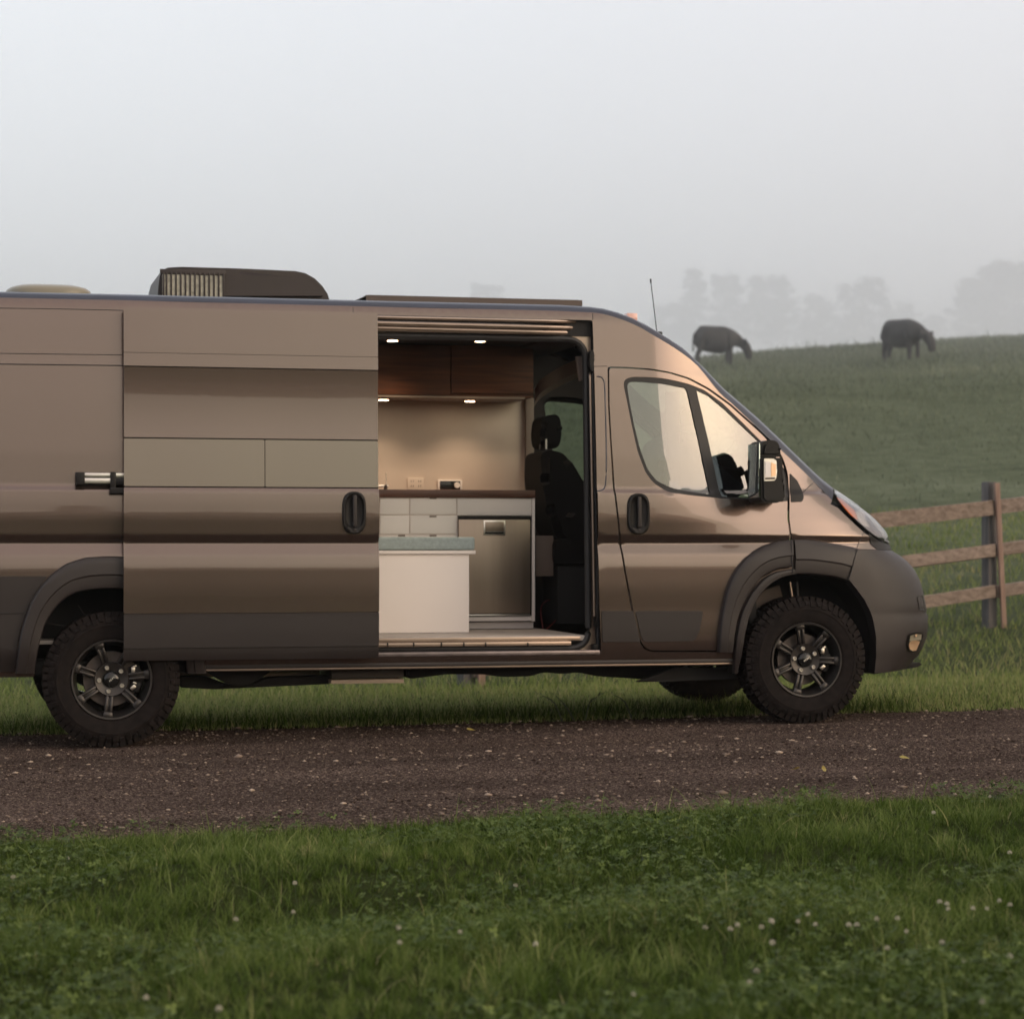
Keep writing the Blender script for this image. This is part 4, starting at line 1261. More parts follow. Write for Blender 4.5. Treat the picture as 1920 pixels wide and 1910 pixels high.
    for (aa, rr, sz) in ((-18, .138, .03), (0, .150, .026), (18, .138, .03)):
        a = R(aa)
        add_box(bm, -sz, sz, .055, .13, -.03, .03, .01, 2, Matrix.Translation((rr * math.cos(a), 0, rr * math.sin(a))) @ Matrix.Rotation(-a, 4, 'Y'))
    bm_obj('brake_caliper', bm, M['black'], root, smooth=True)
    for (aa, rr) in ((-22, .128), (22, .128)):
        bm = bmesh.new()
        a = R(aa); c = Vector((rr * math.cos(a), .05, rr * math.sin(a)))
        add_box(bm, -.010, .010, .044, .060, -.016, .016, .004, 2, Matrix.Translation((c.x, 0, c.z)) @ Matrix.Rotation(R(25) - a, 4, 'Y'))
        add_box(bm, -.016, .004, .046, .056, -.005, .005, .002, 2, Matrix.Translation((c.x + .014, 0, c.z + .022)) @ Matrix.Rotation(-a, 4, 'Y'))
        bm_obj('caliper_clip', bm, M['nut'], root, smooth=True)
    return root
def copy_tree(o, parent=None):
    c = o.copy(); COL.objects.link(c); c.parent = parent
    for ch in list(o.children): copy_tree(ch, c)
    return c
GS = .0135
wheel = make_wheel()
wc = [(*pl(209.6, 1273.7, -.01), 0, 4), (*pl(1512.5, 1236.6, -.01), 0, 0), (0, 0, 1, 30), (0, 0, 1, 75)]
spots = [((wc[0][0], -.010, wc[0][1]), 0, R(-10)), ((wc[1][0], -.010, wc[1][1]), 0, 0),
         ((wc[0][0], 2 * YC + .01, wc[0][1] - .01), math.pi, R(35)), ((wc[1][0], 2 * YC + .01, wc[1][1]), math.pi, R(64))]
kids0 = list(wheel.children)
for i, (loc, rz, ry) in enumerate(spots):
    o = wheel if i == 0 else copy_tree(wheel)
    o.rotation_mode = 'ZYX'
    o.rotation_euler = Matrix.Rotation(rz, 3, 'Z').to_4x4().to_euler('XYZ')
    o.rotation_mode = 'XYZ'
    mtx = Matrix.Translation(loc) @ Matrix.Rotation(rz, 4, 'Z') @ Matrix.Rotation(ry, 4, 'Y')
    o.parent = van
    o.matrix_parent_inverse = Matrix.Translation(-van.location)
    o.matrix_basis = mtx
    # the brake parts and the cap stay upright
    for ch in o.children:
        if ch.name.startswith(('brake_caliper', 'caliper_clip')):
            ch.matrix_basis = Matrix.Rotation(-ry, 4, 'Y')

# ------------------------------------------------------------------ wheel wells and underbody
def well(name, arch, mt, y0=.02, depth=.42, mirror=False):
    pts = open_resample(arch, 30)
    rows = [[Vector((p.x, float(sB(p.x, p.y)) + .008, p.y)), Vector((p.x, y0 + depth, p.y))] for p in pts]
    if mirror: rows = [[Vector((a.x, 2 * YC - a.y, a.z)) for a in r_] for r_ in rows]
    loft(name, rows, mt, van)
    ys = 2 * YC - (y0 + depth) if mirror else y0 + depth
    mesh(name, [(p.x, ys, p.y) for p in pts], [list(range(len(pts)))], M['under'], van)
well('rear_wheel_well', arch_r, M['brownpan'])
well('front_wheel_well', [p for p in arch_f], M['well'])
well('rear_wheel_well', arch_r, M['well'], mirror=True)
well('front_wheel_well', [p for p in arch_f], M['well'], mirror=True)
# brown inner wing panel behind the front wheel and the damper rod
prism('inner_wing_panel', rnd([pl(1402, 1165, .25), pl(1410, 1135, .25), pl(1432, 1107, .25), pl(1462, 1096, .25), pl(1470, 1130, .25), pl(1440, 1162, .25)], .01, 2), .25, .27, M['brownpan'], van)
tube('damper', [at(1481, 1091, .12), at(1486, 1124, .12)], .007, M['rail'], van)
tube('damper', [at(1493, 1091, .14), at(1496, 1122, .14)], .012, M['black'], van)
tube('liner_rib', [at(147, 1095 + 40, .1), at(172, 1172, .12)], .003, M['under'], van)
tube('liner_rib', [at(86, 1168, .1), at(122, 1173, .12)], .003, M['under'], van)
rk0, rk1 = at(352, 1250, .05).x, at(1384, 1250, .05).x
zr = lambda py, px=900: at(px, py, .05).z
box('rocker_panel', rk0, rk1, .030, .10, zr(1247.5), zr(1240), M['clad'], van, .006)
box('pinch_weld', rk0 + .05, rk1 - .02, .048, .052, zr(1251.5), zr(1247.8), M['rail'], van, .001)
box('chassis_rail', rk0 - .1, 3.5, .16, .24, .41, .44, M['under'], van, .01)
box('chassis_rail', rk0 - .1, 3.5, 1.80, 1.88, .41, .44, M['under'], van, .01)
box('chassis_rail', -1.0, 0.5, .22, .30, .40, .47, M['under'], van, .01)
tube('rear_axle', [(wc[0][0], .22, wc[0][1]), (wc[0][0], 1.83, wc[0][1])], .035, M['under'], van, 12)
tube('front_axle', [(wc[1][0], .22, wc[1][1]), (wc[1][0], 1.83, wc[1][1])], .03, M['under'], van, 12)
# spare carrier / exhaust silhouettes and the two pale underfloor panels
prism('exhaust_silencer', rnd([pl(335, 1288, .5), pl(400, 1291, .5), pl(620, 1281, .5), pl(620, 1266, .5), pl(500, 1270, .5), pl(470, 1282, .5), pl(425, 1282, .5), pl(388, 1268, .5), pl(335, 1268, .5)], .02, 3), .45, .62, M['under'], van, .01)
prism('spring_shackle', rnd([pl(380, 1254, .40), pl(510, 1254, .40), pl(478, 1277, .40), pl(445, 1286, .40), pl(412, 1276, .40)], .04, 4), .34, .40, M['under'], van, .008)
kbox('heat_shield', 336, 600, 1255.5, 1270, .64, .66, M['tanlip'], van, .002)
kbox('water_tank', 622, 757, 1254, 1272, .36, .80, M['tank'], van, .004)
kbox('tank_edge', 621, 757.5, 1272.5, 1282, .35, .80, M['tanlip'], van, .003)
prism('fuel_tank', rnd([pl(757, 1272, .6), pl(830, 1262, .6), pl(900, 1262, .6), pl(930, 1267, .6), pl(990, 1266, .6), pl(1010, 1258, .6), pl(1050, 1262, .6), pl(1075, 1258, .6), pl(1110, 1266, .6), pl(1180, 1270, .6), pl(1240, 1276, .6), pl(1250, 1245, .6), pl(757, 1245, .6)], .04, 3), .5, 1.3, M['under'], van, .01)
prism('mud_shield', rnd([pl(1185, 1277, .3), pl(1215, 1266, .3), pl(1260, 1250, .3), pl(1385, 1250, .3), pl(1385, 1270, .3), pl(1250, 1276, .3)], .01, 2), .22, .26, M['under'], van, .004)
prism('bumper_undertray', rnd([pl(1624, 1262, .5), pl(1656, 1250, .5), pl(1712, 1240, .5), pl(1718, 1244, .5), pl(1708, 1249, .5), pl(1655, 1258, .5)], .01, 2), .4, 1.7, M['under'], van, .004)
box('engine_block', 3.85, 4.55, .55, 1.6, .35, .9, M['under'], van, .05)

# rear quarter cladding
panel('quarter_cladding', rnd([(XR + .005, on(10, 1259)[1]), on(27, 1259), on(30, 1239), on(33, 1206), on(39, 1175), on(57, 1126), on(73, 1100), on(89, 1080), (XR + .005, on(10, 1080)[1])], .006, 2), off(sB, -.008), M['clad'], van, flange=.012)
surf_tube('cladding_ridge', [(-60, 1150), (20, 1150), (44, 1149)], off(sB, -.008), .003, M['clad'], van)

# ------------------------------------------------------------------ roof equipment
ac = group('roof_air_conditioner')
YA0, YA1 = .62, 1.43
acp = [(296, 566), (297, 548), (300, 520), (304, 506), (316, 500.5), (340, 500.5), (450, 503.5), (555, 507), (574, 511), (592, 521), (606, 535), (616, 550), (621, 566)]
prism('shroud', [pl(a, b, YA0) for a, b in acp], YA0, YA1, M['acbody'], ac, .035)
kbox('condenser', 304, 420, 512, 562, YA0 - .006, YA0 - .001, M['fin'], ac, 0)
for k in range(14):
    px = 303.5 + k * 8.9 + (3 if k == 0 else 0)
    a = at(px - 1.6, 562, YA0 - .012); b = at(px + 1.6, 511.5, YA0 - .012)
    box('louvre', a.x, b.x, YA0 - .022, YA0 - .004, a.z, b.z, M['acbody'], ac, .002)
kbox('louvre_rail', 300, 424, 507.5, 513, YA0 - .018, YA0 - .001, M['acbody'], ac, .003)
a = at(420, 560, YA0)
sp = group('solar_panel')
p0 = at(686, 553, .50); p1 = at(1092, 571, .50)
zA, zB = at(686, 553, .5).z, at(1092, 563, .5).z
bm = bmesh.new()
def sbox(bm_, xa, xb, ya, yb, za0, za1, zb0, zb1):
    v = [bm_.verts.new(c) for c in ((xa, ya, za0), (xb, ya, zb0), (xb, yb, zb0), (xa, yb, za0), (xa, ya, za1), (xb, ya, zb1), (xb, yb, zb1), (xa, yb, za1))]
    for q in ((0, 1, 5, 4), (1, 2, 6, 5), (2, 3, 7, 6), (3, 0, 4, 7), (4, 5, 6, 7), (0, 3, 2, 1)): bm_.faces.new([v[i] for i in q])
sbox(bm, p0.x, p1.x, .50, 1.55, zA - .035, zA, zB - .035, zB)
bmesh.ops.bevel(bm, geom=bm.edges[:], offset=.002, segments=1, affect='EDGES')
bm_obj('panel_frame', bm, M['anod'], sp)
bm = bmesh.new(); sbox(bm, p0.x + .02, p1.x - .02, .52, 1.53, zA + .0005, zA + .003, zB + .0005, zB + .003); bm_obj('solar_cells', bm, M['solar'], sp)
bm = bmesh.new()
for t in (.04, .33, .66, .96):
    xx = p0.x + (p1.x - p0.x) * t; zz = zA + (zB - zA) * t - .036
    add_box(bm, xx - .02, xx + .02, .53, .60, zz - .05, zz, .003); add_box(bm, xx - .02, xx + .02, 1.45, 1.52, zz - .05, zz, .003)
bm_obj('panel_bracket', bm, M['alu'], sp)
v = [Vector((p0.x - .10, .5, zA - .05)), Vector((p0.x, .5, zA - .004)), Vector((p0.x, 1.55, zA - .004)), Vector((p0.x - .10, 1.55, zA - .05))]
mesh('wind_deflector', v + [q + Vector((0, 0, -.004)) for q in v], [(0, 1, 2, 3), (4, 7, 6, 5), (0, 4, 5, 1), (1, 5, 6, 2), (2, 6, 7, 3), (3, 7, 4, 0)], M['solar'], sp)
# smoked vent dome
vd = group('roof_vent')
c = at(90, 549, .9)
bm = bmesh.new()
rings = []
for (k, hz) in ((1.0, -.03), (1.0, .0), (.985, .012), (.9, .027), (.7, .041), (.4, .049), (.02, .052)):
    rg = []
    for j in range(40):
        t = 2 * math.pi * j / 40
        ex = math.copysign(abs(math.cos(t)) ** .6, math.cos(t)); ey = math.copysign(abs(math.sin(t)) ** .6, math.sin(t))
        rg.append(bm.verts.new((c.x + .245 * k * ex, c.y + .3 * k * ey, c.z + hz - .014)))
    rings.append(rg)
for a, b in zip(rings, rings[1:]):
    for j in range(40): bm.faces.new((a[j], a[(j + 1) % 40], b[(j + 1) % 40], b[j]))
bm_obj('vent_dome', bm, M['dome'], vd, smooth=True, sharp=60)
box('vent_base', c.x - .25, c.x + .25, c.y - .3, c.y + .3, c.z - .10, c.z - .03, M['black'], vd, .01)
# aerial and clearance light
tube('aerial', [at(1231.5, 622, 1.0), at(1220.5, 530, 1.0)], .0028, M['black'], van, 6)
tube('aerial_tip', [at(1220.6, 531, 1.0), at(1219.8, 523, 1.0)], .005, M['black'], van, 6)
box('aerial_base', at(1231.5, 622, 1.0).x - .03, at(1231.5, 622, 1.0).x + .03, .97, 1.03, at(1231.5, 622, 1.0).z - .10, at(1231.5, 622, 1.0).z, M['black'], van, .01)
kbox('clearance_light', 1176, 1195.5, 587, 602, .62, .72, M['pink'], van, .006)

# ------------------------------------------------------------------ terrain
def sstep(a, b, x):
    t = np.clip((x - a) / (b - a), 0, 1)
    return t * t * (3 - 2 * t)
_nz = np.random.default_rng(3)
_w = [(_nz.uniform(0, 2 * np.pi), _nz.uniform(0, 2 * np.pi)) for _ in range(24)]
def wav(x, y, wl, seed, n=5):
    """cheap smooth noise from a few crossed waves, about -1..1"""
    r = 0
    for i in range(n):
        a, p = _w[(seed * 5 + i) % 24]
        k = 2 * np.pi / (wl * (1 + .37 * i))
        r = r + np.sin(k * (x * np.cos(a) + y * np.sin(a)) + p * 3)
    return r / n * 1.3
ROAD_A, ROAD_B = np.array([-.15]), None
def near_edge(x): return -3.92 + .02 * (x + .6) + .07 * wav(x, 0 * x, 1.7, 1)
def far_edge(x): return 1.12 - .085 * (x + .6) + .05 * wav(x, 0 * x, 1.3, 2)
def tz(x, y):
    x = np.asarray(x, float); y = np.asarray(y, float)
    xc = 60 * np.tanh(x / 60)
    Rp = GS * xc
    lawn = sstep(0, .5, near_edge(x) - y)
    z = Rp + lawn * (.02 - .07 * np.exp(-((y + 5.9) / .42) ** 2) + .03 * np.exp(-((y + 6.9) / .5) ** 2) + .060 * wav(x * .6, y, 1.3, 3) + .032 * wav(x, y, .6, 4)) - .012 * (1 - lawn)
    z = z - .07 * sstep(0, .3, y - near_edge(x)) * sstep(0, .3, far_edge(x) - y)
    z = z - .10 * sstep(1.5, 6, y)
    H = .30 + .0507 * (90 * np.tanh(x / 90) - 9.3) + .1105 * (y - 8.5) + .16 * wav(x, y, 19, 1) * sstep(12, 40, y) + .05 * wav(x, y, 5, 2) * sstep(8, 20, y)
    k = .35
    h = np.clip(.5 + .5 * (H - z) / k, 0, 1)
    z = z * (1 - h) + H * h + k * h * (1 - h) * .3
    crest = .25 + np.interp(x, [-60, 20, 28, 30.6, 36.1, 39.3, 42.9, 48.8, 75], [3.5, 7.3, 8.2, 8.96, 9.83, 10.2, 10.67, 11.4, 13.5]) + .06 * wav(x, y, 9, 4)
    k = 1.0
    h = np.clip(.5 + .5 * (crest - z) / k, 0, 1)
    z = crest * (1 - h) + z * h - k * h * (1 - h)
    z = z - np.minimum(5, .002 * np.maximum(0, y - 108) ** 2)
    z = z + sstep(330, 900, y) * 70
    z = z + sstep(-35, -100, y) * 2.5
    return z

def graded(a, b, fine_a, fine_b, step, grow=1.12, mx=40):
    v = list(np.arange(fine_a, fine_b, step))
    s, p = step, fine_b
    while p < b: v.append(p); s = min(mx, s * grow); p += s
    v.append(b)
    s, p = step, fine_a
    while p > a:
        s = min(mx, s * grow); p -= s
        v.append(max(a, p))
    return np.unique(v)
gx = graded(-430, 640, -5, 8, .09)
gy = graded(-125, 1050, -9.5, 6, .09)
X, Y = np.meshgrid(gx, gy)
Z = tz(X, Y)
nx, ny = len(gx), len(gy)
def np_mesh(name, V, Fq, mt, nv=4, parent=None, smooth=True, attr=None):
    me = bpy.data.meshes.new(name)
    V = np.ascontiguousarray(V, np.float32); Fq = np.ascontiguousarray(Fq, np.int32)
    me.vertices.add(len(V)); me.vertices.foreach_set('co', V.ravel())
    nf = len(Fq)
    me.loops.add(nf * nv); me.loops.foreach_set('vertex_index', Fq.ravel())
    me.polygons.add(nf); me.polygons.foreach_set('loop_start', np.arange(0, nf * nv, nv, dtype=np.int32))
    me.materials.append(mt)
    me.update(calc_edges=True)
    if smooth: me.polygons.foreach_set('use_smooth', np.ones(nf, bool))
    if attr is not None:
        for k, v in attr.items():
            a = me.attributes.new(k, 'FLOAT', 'POINT'); a.data.foreach_set('value', np.ascontiguousarray(v, np.float32))
    return link(name, me, parent)
idx = np.arange(nx * ny).reshape(ny, nx)
Fq = np.stack([idx[:-1, :-1], idx[:-1, 1:], idx[1:, 1:], idx[1:, :-1]], -1).reshape(-1, 4)

def ground_mat():
    m = bpy.data.materials.new('meadow_soil'); m.use_nodes = True
    t = m.node_tree; b = t.nodes['Principled BSDF']; b.inputs['Roughness'].default_value = 1; b.inputs['Specular IOR Level'].default_value = 0
    g = t.nodes.new('ShaderNodeNewGeometry')
    def noise_(sc, det=6):
        n = t.nodes.new('ShaderNodeTexNoise'); n.inputs['Scale'].default_value = sc; n.inputs['Detail'].default_value = det; n.inputs['Roughness'].default_value = .62
        t.links.new(g.outputs['Position'], n.inputs['Vector']); return n
    n1, n2, n3 = noise_(.35), noise_(2.2), noise_(14)
    cr = t.nodes.new('ShaderNodeValToRGB')
    cr.color_ramp.elements[0].position = .33; cr.color_ramp.elements[0].color = (.046, .055, .038, 1)
    cr.color_ramp.elements[1].position = .68; cr.color_ramp.elements[1].color = (.155, .172, .120, 1)
    e = cr.color_ramp.elements.new(.5); e.color = (.100, .117, .076, 1)
    a = t.nodes.new('ShaderNodeMath'); a.operation = 'MULTIPLY_ADD'; a.inputs[1].default_value = .45
    t.links.new(n2.outputs[0], a.inputs[0])
    s1 = t.nodes.new('ShaderNodeMath'); s1.operation = 'MULTIPLY_ADD'; s1.inputs[1].default_value = .3; s1.inputs[2].default_value = 0
    t.links.new(n1.outputs[0], s1.inputs[0]); t.links.new(s1.outputs[0], a.inputs[2])
    a2 = t.nodes.new('ShaderNodeMath'); a2.operation = 'MULTIPLY_ADD'; a2.inputs[1].default_value = .25
    t.links.new(n3.outputs[0], a2.inputs[0]); t.links.new(a.outputs[0], a2.inputs[2])
    t.links.new(a2.outputs[0], cr.inputs[0])
    # bare damp soil under the roadside verges, pasture turf beyond the fence
    sx = t.nodes.new('ShaderNodeSeparateXYZ'); t.links.new(g.outputs['Position'], sx.inputs[0])
    mry = t.nodes.new('ShaderNodeMapRange'); mry.inputs['From Min'].default_value = 3; mry.inputs['From Max'].default_value = 16
    t.links.new(sx.outputs['Y'], mry.inputs['Value'])
    mxs = t.nodes.new('ShaderNodeMix'); mxs.data_type = 'RGBA'; mxs.inputs['A'].default_value = (.030, .038, .014, 1)
    t.links.new(mry.outputs[0], mxs.inputs['Factor']); t.links.new(cr.outputs[0], mxs.inputs['B']); t.links.new(mxs.outputs['Result'], b.inputs['Base Color'])
    bp = t.nodes.new('ShaderNodeBump'); bp.inputs['Strength'].default_value = .9; bp.inputs['Distance'].default_value = .12
    t.links.new(n2.outputs[0], bp.inputs['Height']); t.links.new(bp.outputs[0], b.inputs['Normal'])
    return m
M['ground'] = ground_mat()
ground = np_mesh('ground', np.stack([X, Y, Z], -1).reshape(-1, 3), Fq, M['ground'])
tag(ground, 'rising green meadow with a foggy crest behind the gravel lane', kind='structure')

# ------------------------------------------------------------------ gravel lane
def gravel_mat():
    m = bpy.data.materials.new('gravel'); m.use_nodes = True
    t = m.node_tree; b = t.nodes['Principled BSDF']; b.inputs['Roughness'].default_value = .95; b.inputs['Specular IOR Level'].default_value = 0
    g = t.nodes.new('ShaderNodeNewGeometry')
    v = t.nodes.new('ShaderNodeTexVoronoi'); v.inputs['Scale'].default_value = 135
    v2 = t.nodes.new('ShaderNodeTexVoronoi'); v2.inputs['Scale'].default_value = 70
    n = t.nodes.new('ShaderNodeTexNoise'); n.inputs['Scale'].default_value = 1.3; n.inputs['Detail'].default_value = 6
    mp_ = t.nodes.new('ShaderNodeMapping'); mp_.inputs['Scale'].default_value = (.35, 1.6, 1)
    t.links.new(g.outputs['Position'], mp_.inputs[0]); t.links.new(mp_.outputs[0], n.inputs['Vector'])
    for q in (v, v2): t.links.new(g.outputs['Position'], q.inputs['Vector'])
    cr = t.nodes.new('ShaderNodeValToRGB')
    for p_, c_ in ((0, (.024, .0165, .0135)), (.45, (.055, .039, .033)), (.78, (.088, .064, .054)), (1, (.24, .185, .15))):
        if p_ in (0, 1): e = cr.color_ramp.elements[-p_]
        else: e = cr.color_ramp.elements.new(p_)
        e.color = (*c_, 1)
    sx = t.nodes.new('ShaderNodeSeparateColor'); t.links.new(v.outputs['Color'], sx.inputs[0]); t.links.new(sx.outputs[0], cr.inputs[0])
    mx = t.nodes.new('ShaderNodeMix'); mx.data_type = 'RGBA'; mx.blend_type = 'MULTIPLY'; mx.inputs['Factor'].default_value = 1
    mrn = t.nodes.new('ShaderNodeMapRange'); mrn.inputs['From Min'].default_value = .3; mrn.inputs['From Max'].default_value = .7; mrn.inputs['To Min'].default_value = .7; mrn.inputs['To Max'].default_value = 1.3
    t.links.new(n.outputs[0], mrn.inputs['Value']); t.links.new(cr.outputs[0], mx.inputs['A']); t.links.new(mrn.outputs[0], mx.inputs['B'])
    t.links.new(mx.outputs['Result'], b.inputs['Base Color'])
    bp = t.nodes.new('ShaderNodeBump'); bp.inputs['Strength'].default_value = .7; bp.inputs['Distance'].default_value = .008; bp.invert = True
    a = t.nodes.new('ShaderNodeMath'); a.operation = 'ADD'; t.links.new(v.outputs['Distance'], a.inputs[0]); t.links.new(v2.outputs['Distance'], a.inputs[1])
    t.links.new(a.outputs[0], bp.inputs['Height']); t.links.new(bp.outputs[0], b.inputs['Normal'])
    return m
M['gravel'] = gravel_mat()
rx = np.concatenate([np.arange(-60, -8, 2.), np.arange(-8, 16, .12), np.arange(16, 90, 2.)])
rs = np.linspace(0, 1, 34)
XX, SS = np.meshgrid(rx, rs)
xl_ = 14 * np.tanh(XX / 14) if False else XX
NE, FE = near_edge(XX), far_edge(XX)
YY = NE + (FE - NE) * SS
def rz(x, y):
    s = (y - near_edge(x)) / (far_edge(x) - near_edge(x))
    rut = -.012 * np.exp(-((s - .30) / .09) ** 2) - .012 * np.exp(-((s - .72) / .09) ** 2) + .012 * np.exp(-((s - .5) / .12) ** 2)
    return GS * 60 * np.tanh(x / 60) + rut * (np.abs(x) < 400) + .004 * wav(x, y, .9, 2) - .004
ZZ = rz(XX, YY)
# the edges dive just below the turf
edge = np.minimum(SS, 1 - SS); ZZ = ZZ - .03 * sstep(.03, 0, edge)
rid = np.arange(XX.size).reshape(XX.shape)
Fr = np.stack([rid[:-1, :-1], rid[:-1, 1:], rid[1:, 1:], rid[1:, :-1]], -1).reshape(-1, 4)
lane = np_mesh('gravel_lane', np.stack([XX, YY, ZZ], -1).reshape(-1, 3), Fr, M['gravel'])
tag(lane, 'dark brown gravel lane running under the van', kind='structure')

# loose stones
def stones(n, size, seed, xr=(-3.5, 9), name='loose_gravel'):
    r = np.random.default_rng(seed)
    # squashed octahedra with a bevelled look: 6 verts + jitter, 8 faces
    base = np.array([(1, 0, 0), (0, 1, 0), (-1, 0, 0), (0, -1, 0), (0, 0, .75), (0, 0, -.5), (.7, .7, .3), (-.7, .7, .3), (-.7, -.7, .3), (.7, -.7, .3)], float)
    tri = np.array([(0, 6, 4), (6, 1, 4), (1, 7, 4), (7, 2, 4), (2, 8, 4), (8, 3, 4), (3, 9, 4), (9, 0, 4), (0, 5, 6), (6, 5, 1), (1, 5, 7), (7, 5, 2), (2, 5, 8), (8, 5, 3), (3, 5, 9), (9, 5, 0)])
    x = r.uniform(*xr, n); s = r.uniform(.01, .99, n)
    if seed > 1:
        s = np.where(r.random(n) < .5, np.clip(r.choice([.12, .5, .9], n) + r.normal(0, .07, n), .01, .99), s)
    y = near_edge(x) + (far_edge(x) - near_edge(x)) * s
    z = rz(x, y)
    sz = size * np.clip(r.lognormal(0, .42, n), .4, 3.0)
    a = r.uniform(0, 2 * np.pi, n)
    V = base[None] * sz[:, None, None] * r.uniform(.7, 1.15, (n, 10, 3)) * np.stack([np.ones(n), r.uniform(.6, 1, n), r.uniform(.45, .8, n)], 1)[:, None, :]
    ca, sa = np.cos(a)[:, None], np.sin(a)[:, None]
    Vx = V[..., 0] * ca - V[..., 1] * sa; Vy = V[..., 0] * sa + V[..., 1] * ca
    V = np.stack([Vx + x[:, None], Vy + y[:, None], V[..., 2] + z[:, None] + sz[:, None] * .1], -1)
    T = tri[None] + (np.arange(n) * 10)[:, None, None]
    tone = np.repeat(r.random(n) ** (2.0 if seed == 1 else .9) * {1: 1, 2: .5, 3: .2}[seed] + {1: 0, 2: .5, 3: .8}[seed], 10)
    return V.reshape(-1, 3), T.reshape(-1, 3), tone
def stone_mat():
    m = bpy.data.materials.new('loose_stone'); m.use_nodes = True
    t = m.node_tree; b = t.nodes['Principled BSDF']; b.inputs['Roughness'].default_value = .95; b.inputs['Specular IOR Level'].default_value = 0
    a = t.nodes.new('ShaderNodeAttribute'); a.attribute_name = 'tone'
    cr = t.nodes.new('ShaderNodeValToRGB')
    for i, (p_, c_) in enumerate(((0, (.028, .019, .0155)), (1, (.48, .38, .30)), (.4, (.060, .043, .036)), (.75, (.12, .090, .074)), (.93, (.26, .20, .16)))):
        e = cr.color_ramp.elements[i] if i < 2 else cr.color_ramp.elements.new(p_)
        e.color = (*c_, 1)
    t.links.new(a.outputs['Fac'], cr.inputs[0]); t.links.new(cr.outputs[0], b.inputs['Base Color'])
    return m
M['stone'] = stone_mat()
parts = [stones(30000, .0046, 1), stones(8500, .0070, 2), stones(420, .0110, 3)]
V, T, A, o_ = [], [], [], 0
for v, t, a in parts:
    V.append(v); T.append(t + o_); A.append(a); o_ += len(v)
st = np_mesh('loose_gravel', np.concatenate(V), np.concatenate(T), M['stone'], 3, attr={'tone': np.concatenate(A)}, smooth=False)
tag(st, 'scattered small brown and pale stones over the lane', kind='stuff')

# ------------------------------------------------------------------ grass
def leaf_mat(name, ramp_, rough=.6, trans=.35, spec=.06):
    m = bpy.data.materials.new(name); m.use_nodes = True
    t = m.node_tree; b = t.nodes['Principled BSDF']; b.inputs['Roughness'].default_value = rough; b.inputs['Specular IOR Level'].default_value = spec
    a = t.nodes.new('ShaderNodeAttribute'); a.attribute_name = 'tone'
    cr = t.nodes.new('ShaderNodeValToRGB')
    for i, (p_, c_) in enumerate(ramp_):
        if i < 2: e = cr.color_ramp.elements[i]; e.position = p_
        else: e = cr.color_ramp.elements.new(p_)
        e.color = (*c_, 1)
    t.links.new(a.outputs['Fac'], cr.inputs[0]); t.links.new(cr.outputs[0], b.inputs['Base Color'])
    tr = t.nodes.new('ShaderNodeBsdfTranslucent'); t.links.new(cr.outputs[0], tr.inputs[0])
    mx = t.nodes.new('ShaderNodeMixShader'); mx.inputs[0].default_value = trans
    t.links.new(b.outputs[0], mx.inputs[1]); t.links.new(tr.outputs[0], mx.inputs[2])
    t.links.new(mx.outputs[0], t.nodes['Material Output'].inputs[0])
    return m
GRASS = ((0, (.022, .040, .006)), (1, (.36, .32, .16)), (.25, (.054, .092, .013)), (.6, (.142, .190, .048)), (.86, (.235, .275, .10)), (.95, (.29, .28, .11)))
M['grass'] = leaf_mat('grass_blade', GRASS)
M['grass_far'] = leaf_mat('meadow_blade', ((0, (.095, .112, .080)), (1, (.26, .27, .19)), (.4, (.130, .150, .106)), (.8, (.175, .198, .140))), .9, .3, 0)
M['clover'] = leaf_mat('clover_leaf', ((0, (.024, .042, .009)), (1, (.19, .24, .065)), (.5, (.070, .108, .022))), .5, .3, .12)
M['dryleaf'] = leaf_mat('yellow_leaf', ((0, (.25, .20, .04)), (1, (.42, .36, .08))), .6, .3)

def blades(x, y, z, h, w, lean, seed, nseg=3, tone=None, az=None, curl=1.0):
    r = np.random.default_rng(seed)
    n = len(x)
    az = r.uniform(0, 2 * np.pi, n) if az is None else az
    ld = np.stack([np.cos(az), np.sin(az)], 1)
    fa = az + np.pi / 2 + r.normal(0, .5, n)
    wd = np.stack([np.cos(fa), np.sin(fa)], 1)
    rows = []
    for i in range(nseg + 1):
        t = i / nseg
        bend = lean * h * (t ** (1.6 * curl))
        px = x + ld[:, 0] * bend; py = y + ld[:, 1] * bend
        pz = z + h * t * np.sqrt(np.maximum(.12, 1 - (lean * t) ** 2 * .55))
        ww = w * (1 - t ** 1.8) * .5 if i < nseg else 0 * w
        if i == nseg: rows.append(np.stack([px, py, pz], 1)[:, None])
        else: rows.append(np.stack([np.stack([px - wd[:, 0] * ww, py - wd[:, 1] * ww, pz], 1), np.stack([px + wd[:, 0] * ww, py + wd[:, 1] * ww, pz], 1)], 1))
    V = np.concatenate(rows, 1)
    k = V.shape[1]
    f = []
    for i in range(nseg - 1): f += [(2 * i, 2 * i + 1, 2 * i + 3), (2 * i, 2 * i + 3, 2 * i + 2)]
    f.append((2 * nseg - 2, 2 * nseg - 1, 2 * nseg))
    T = np.array(f)[None] + (np.arange(n) * k)[:, None, None]
    tone = np.clip(r.normal(.42, .22, n), 0, 1) if tone is None else tone
    return V.reshape(-1, 3), T.reshape(-1, 3), np.repeat(tone, k)

def join(lst):
    V, T, A, o_ = [], [], [], 0
    for v, t, a in lst: V.append(v); T.append(t + o_); A.append(a); o_ += len(v)
    return np.concatenate(V), np.concatenate(T), np.concatenate(A)

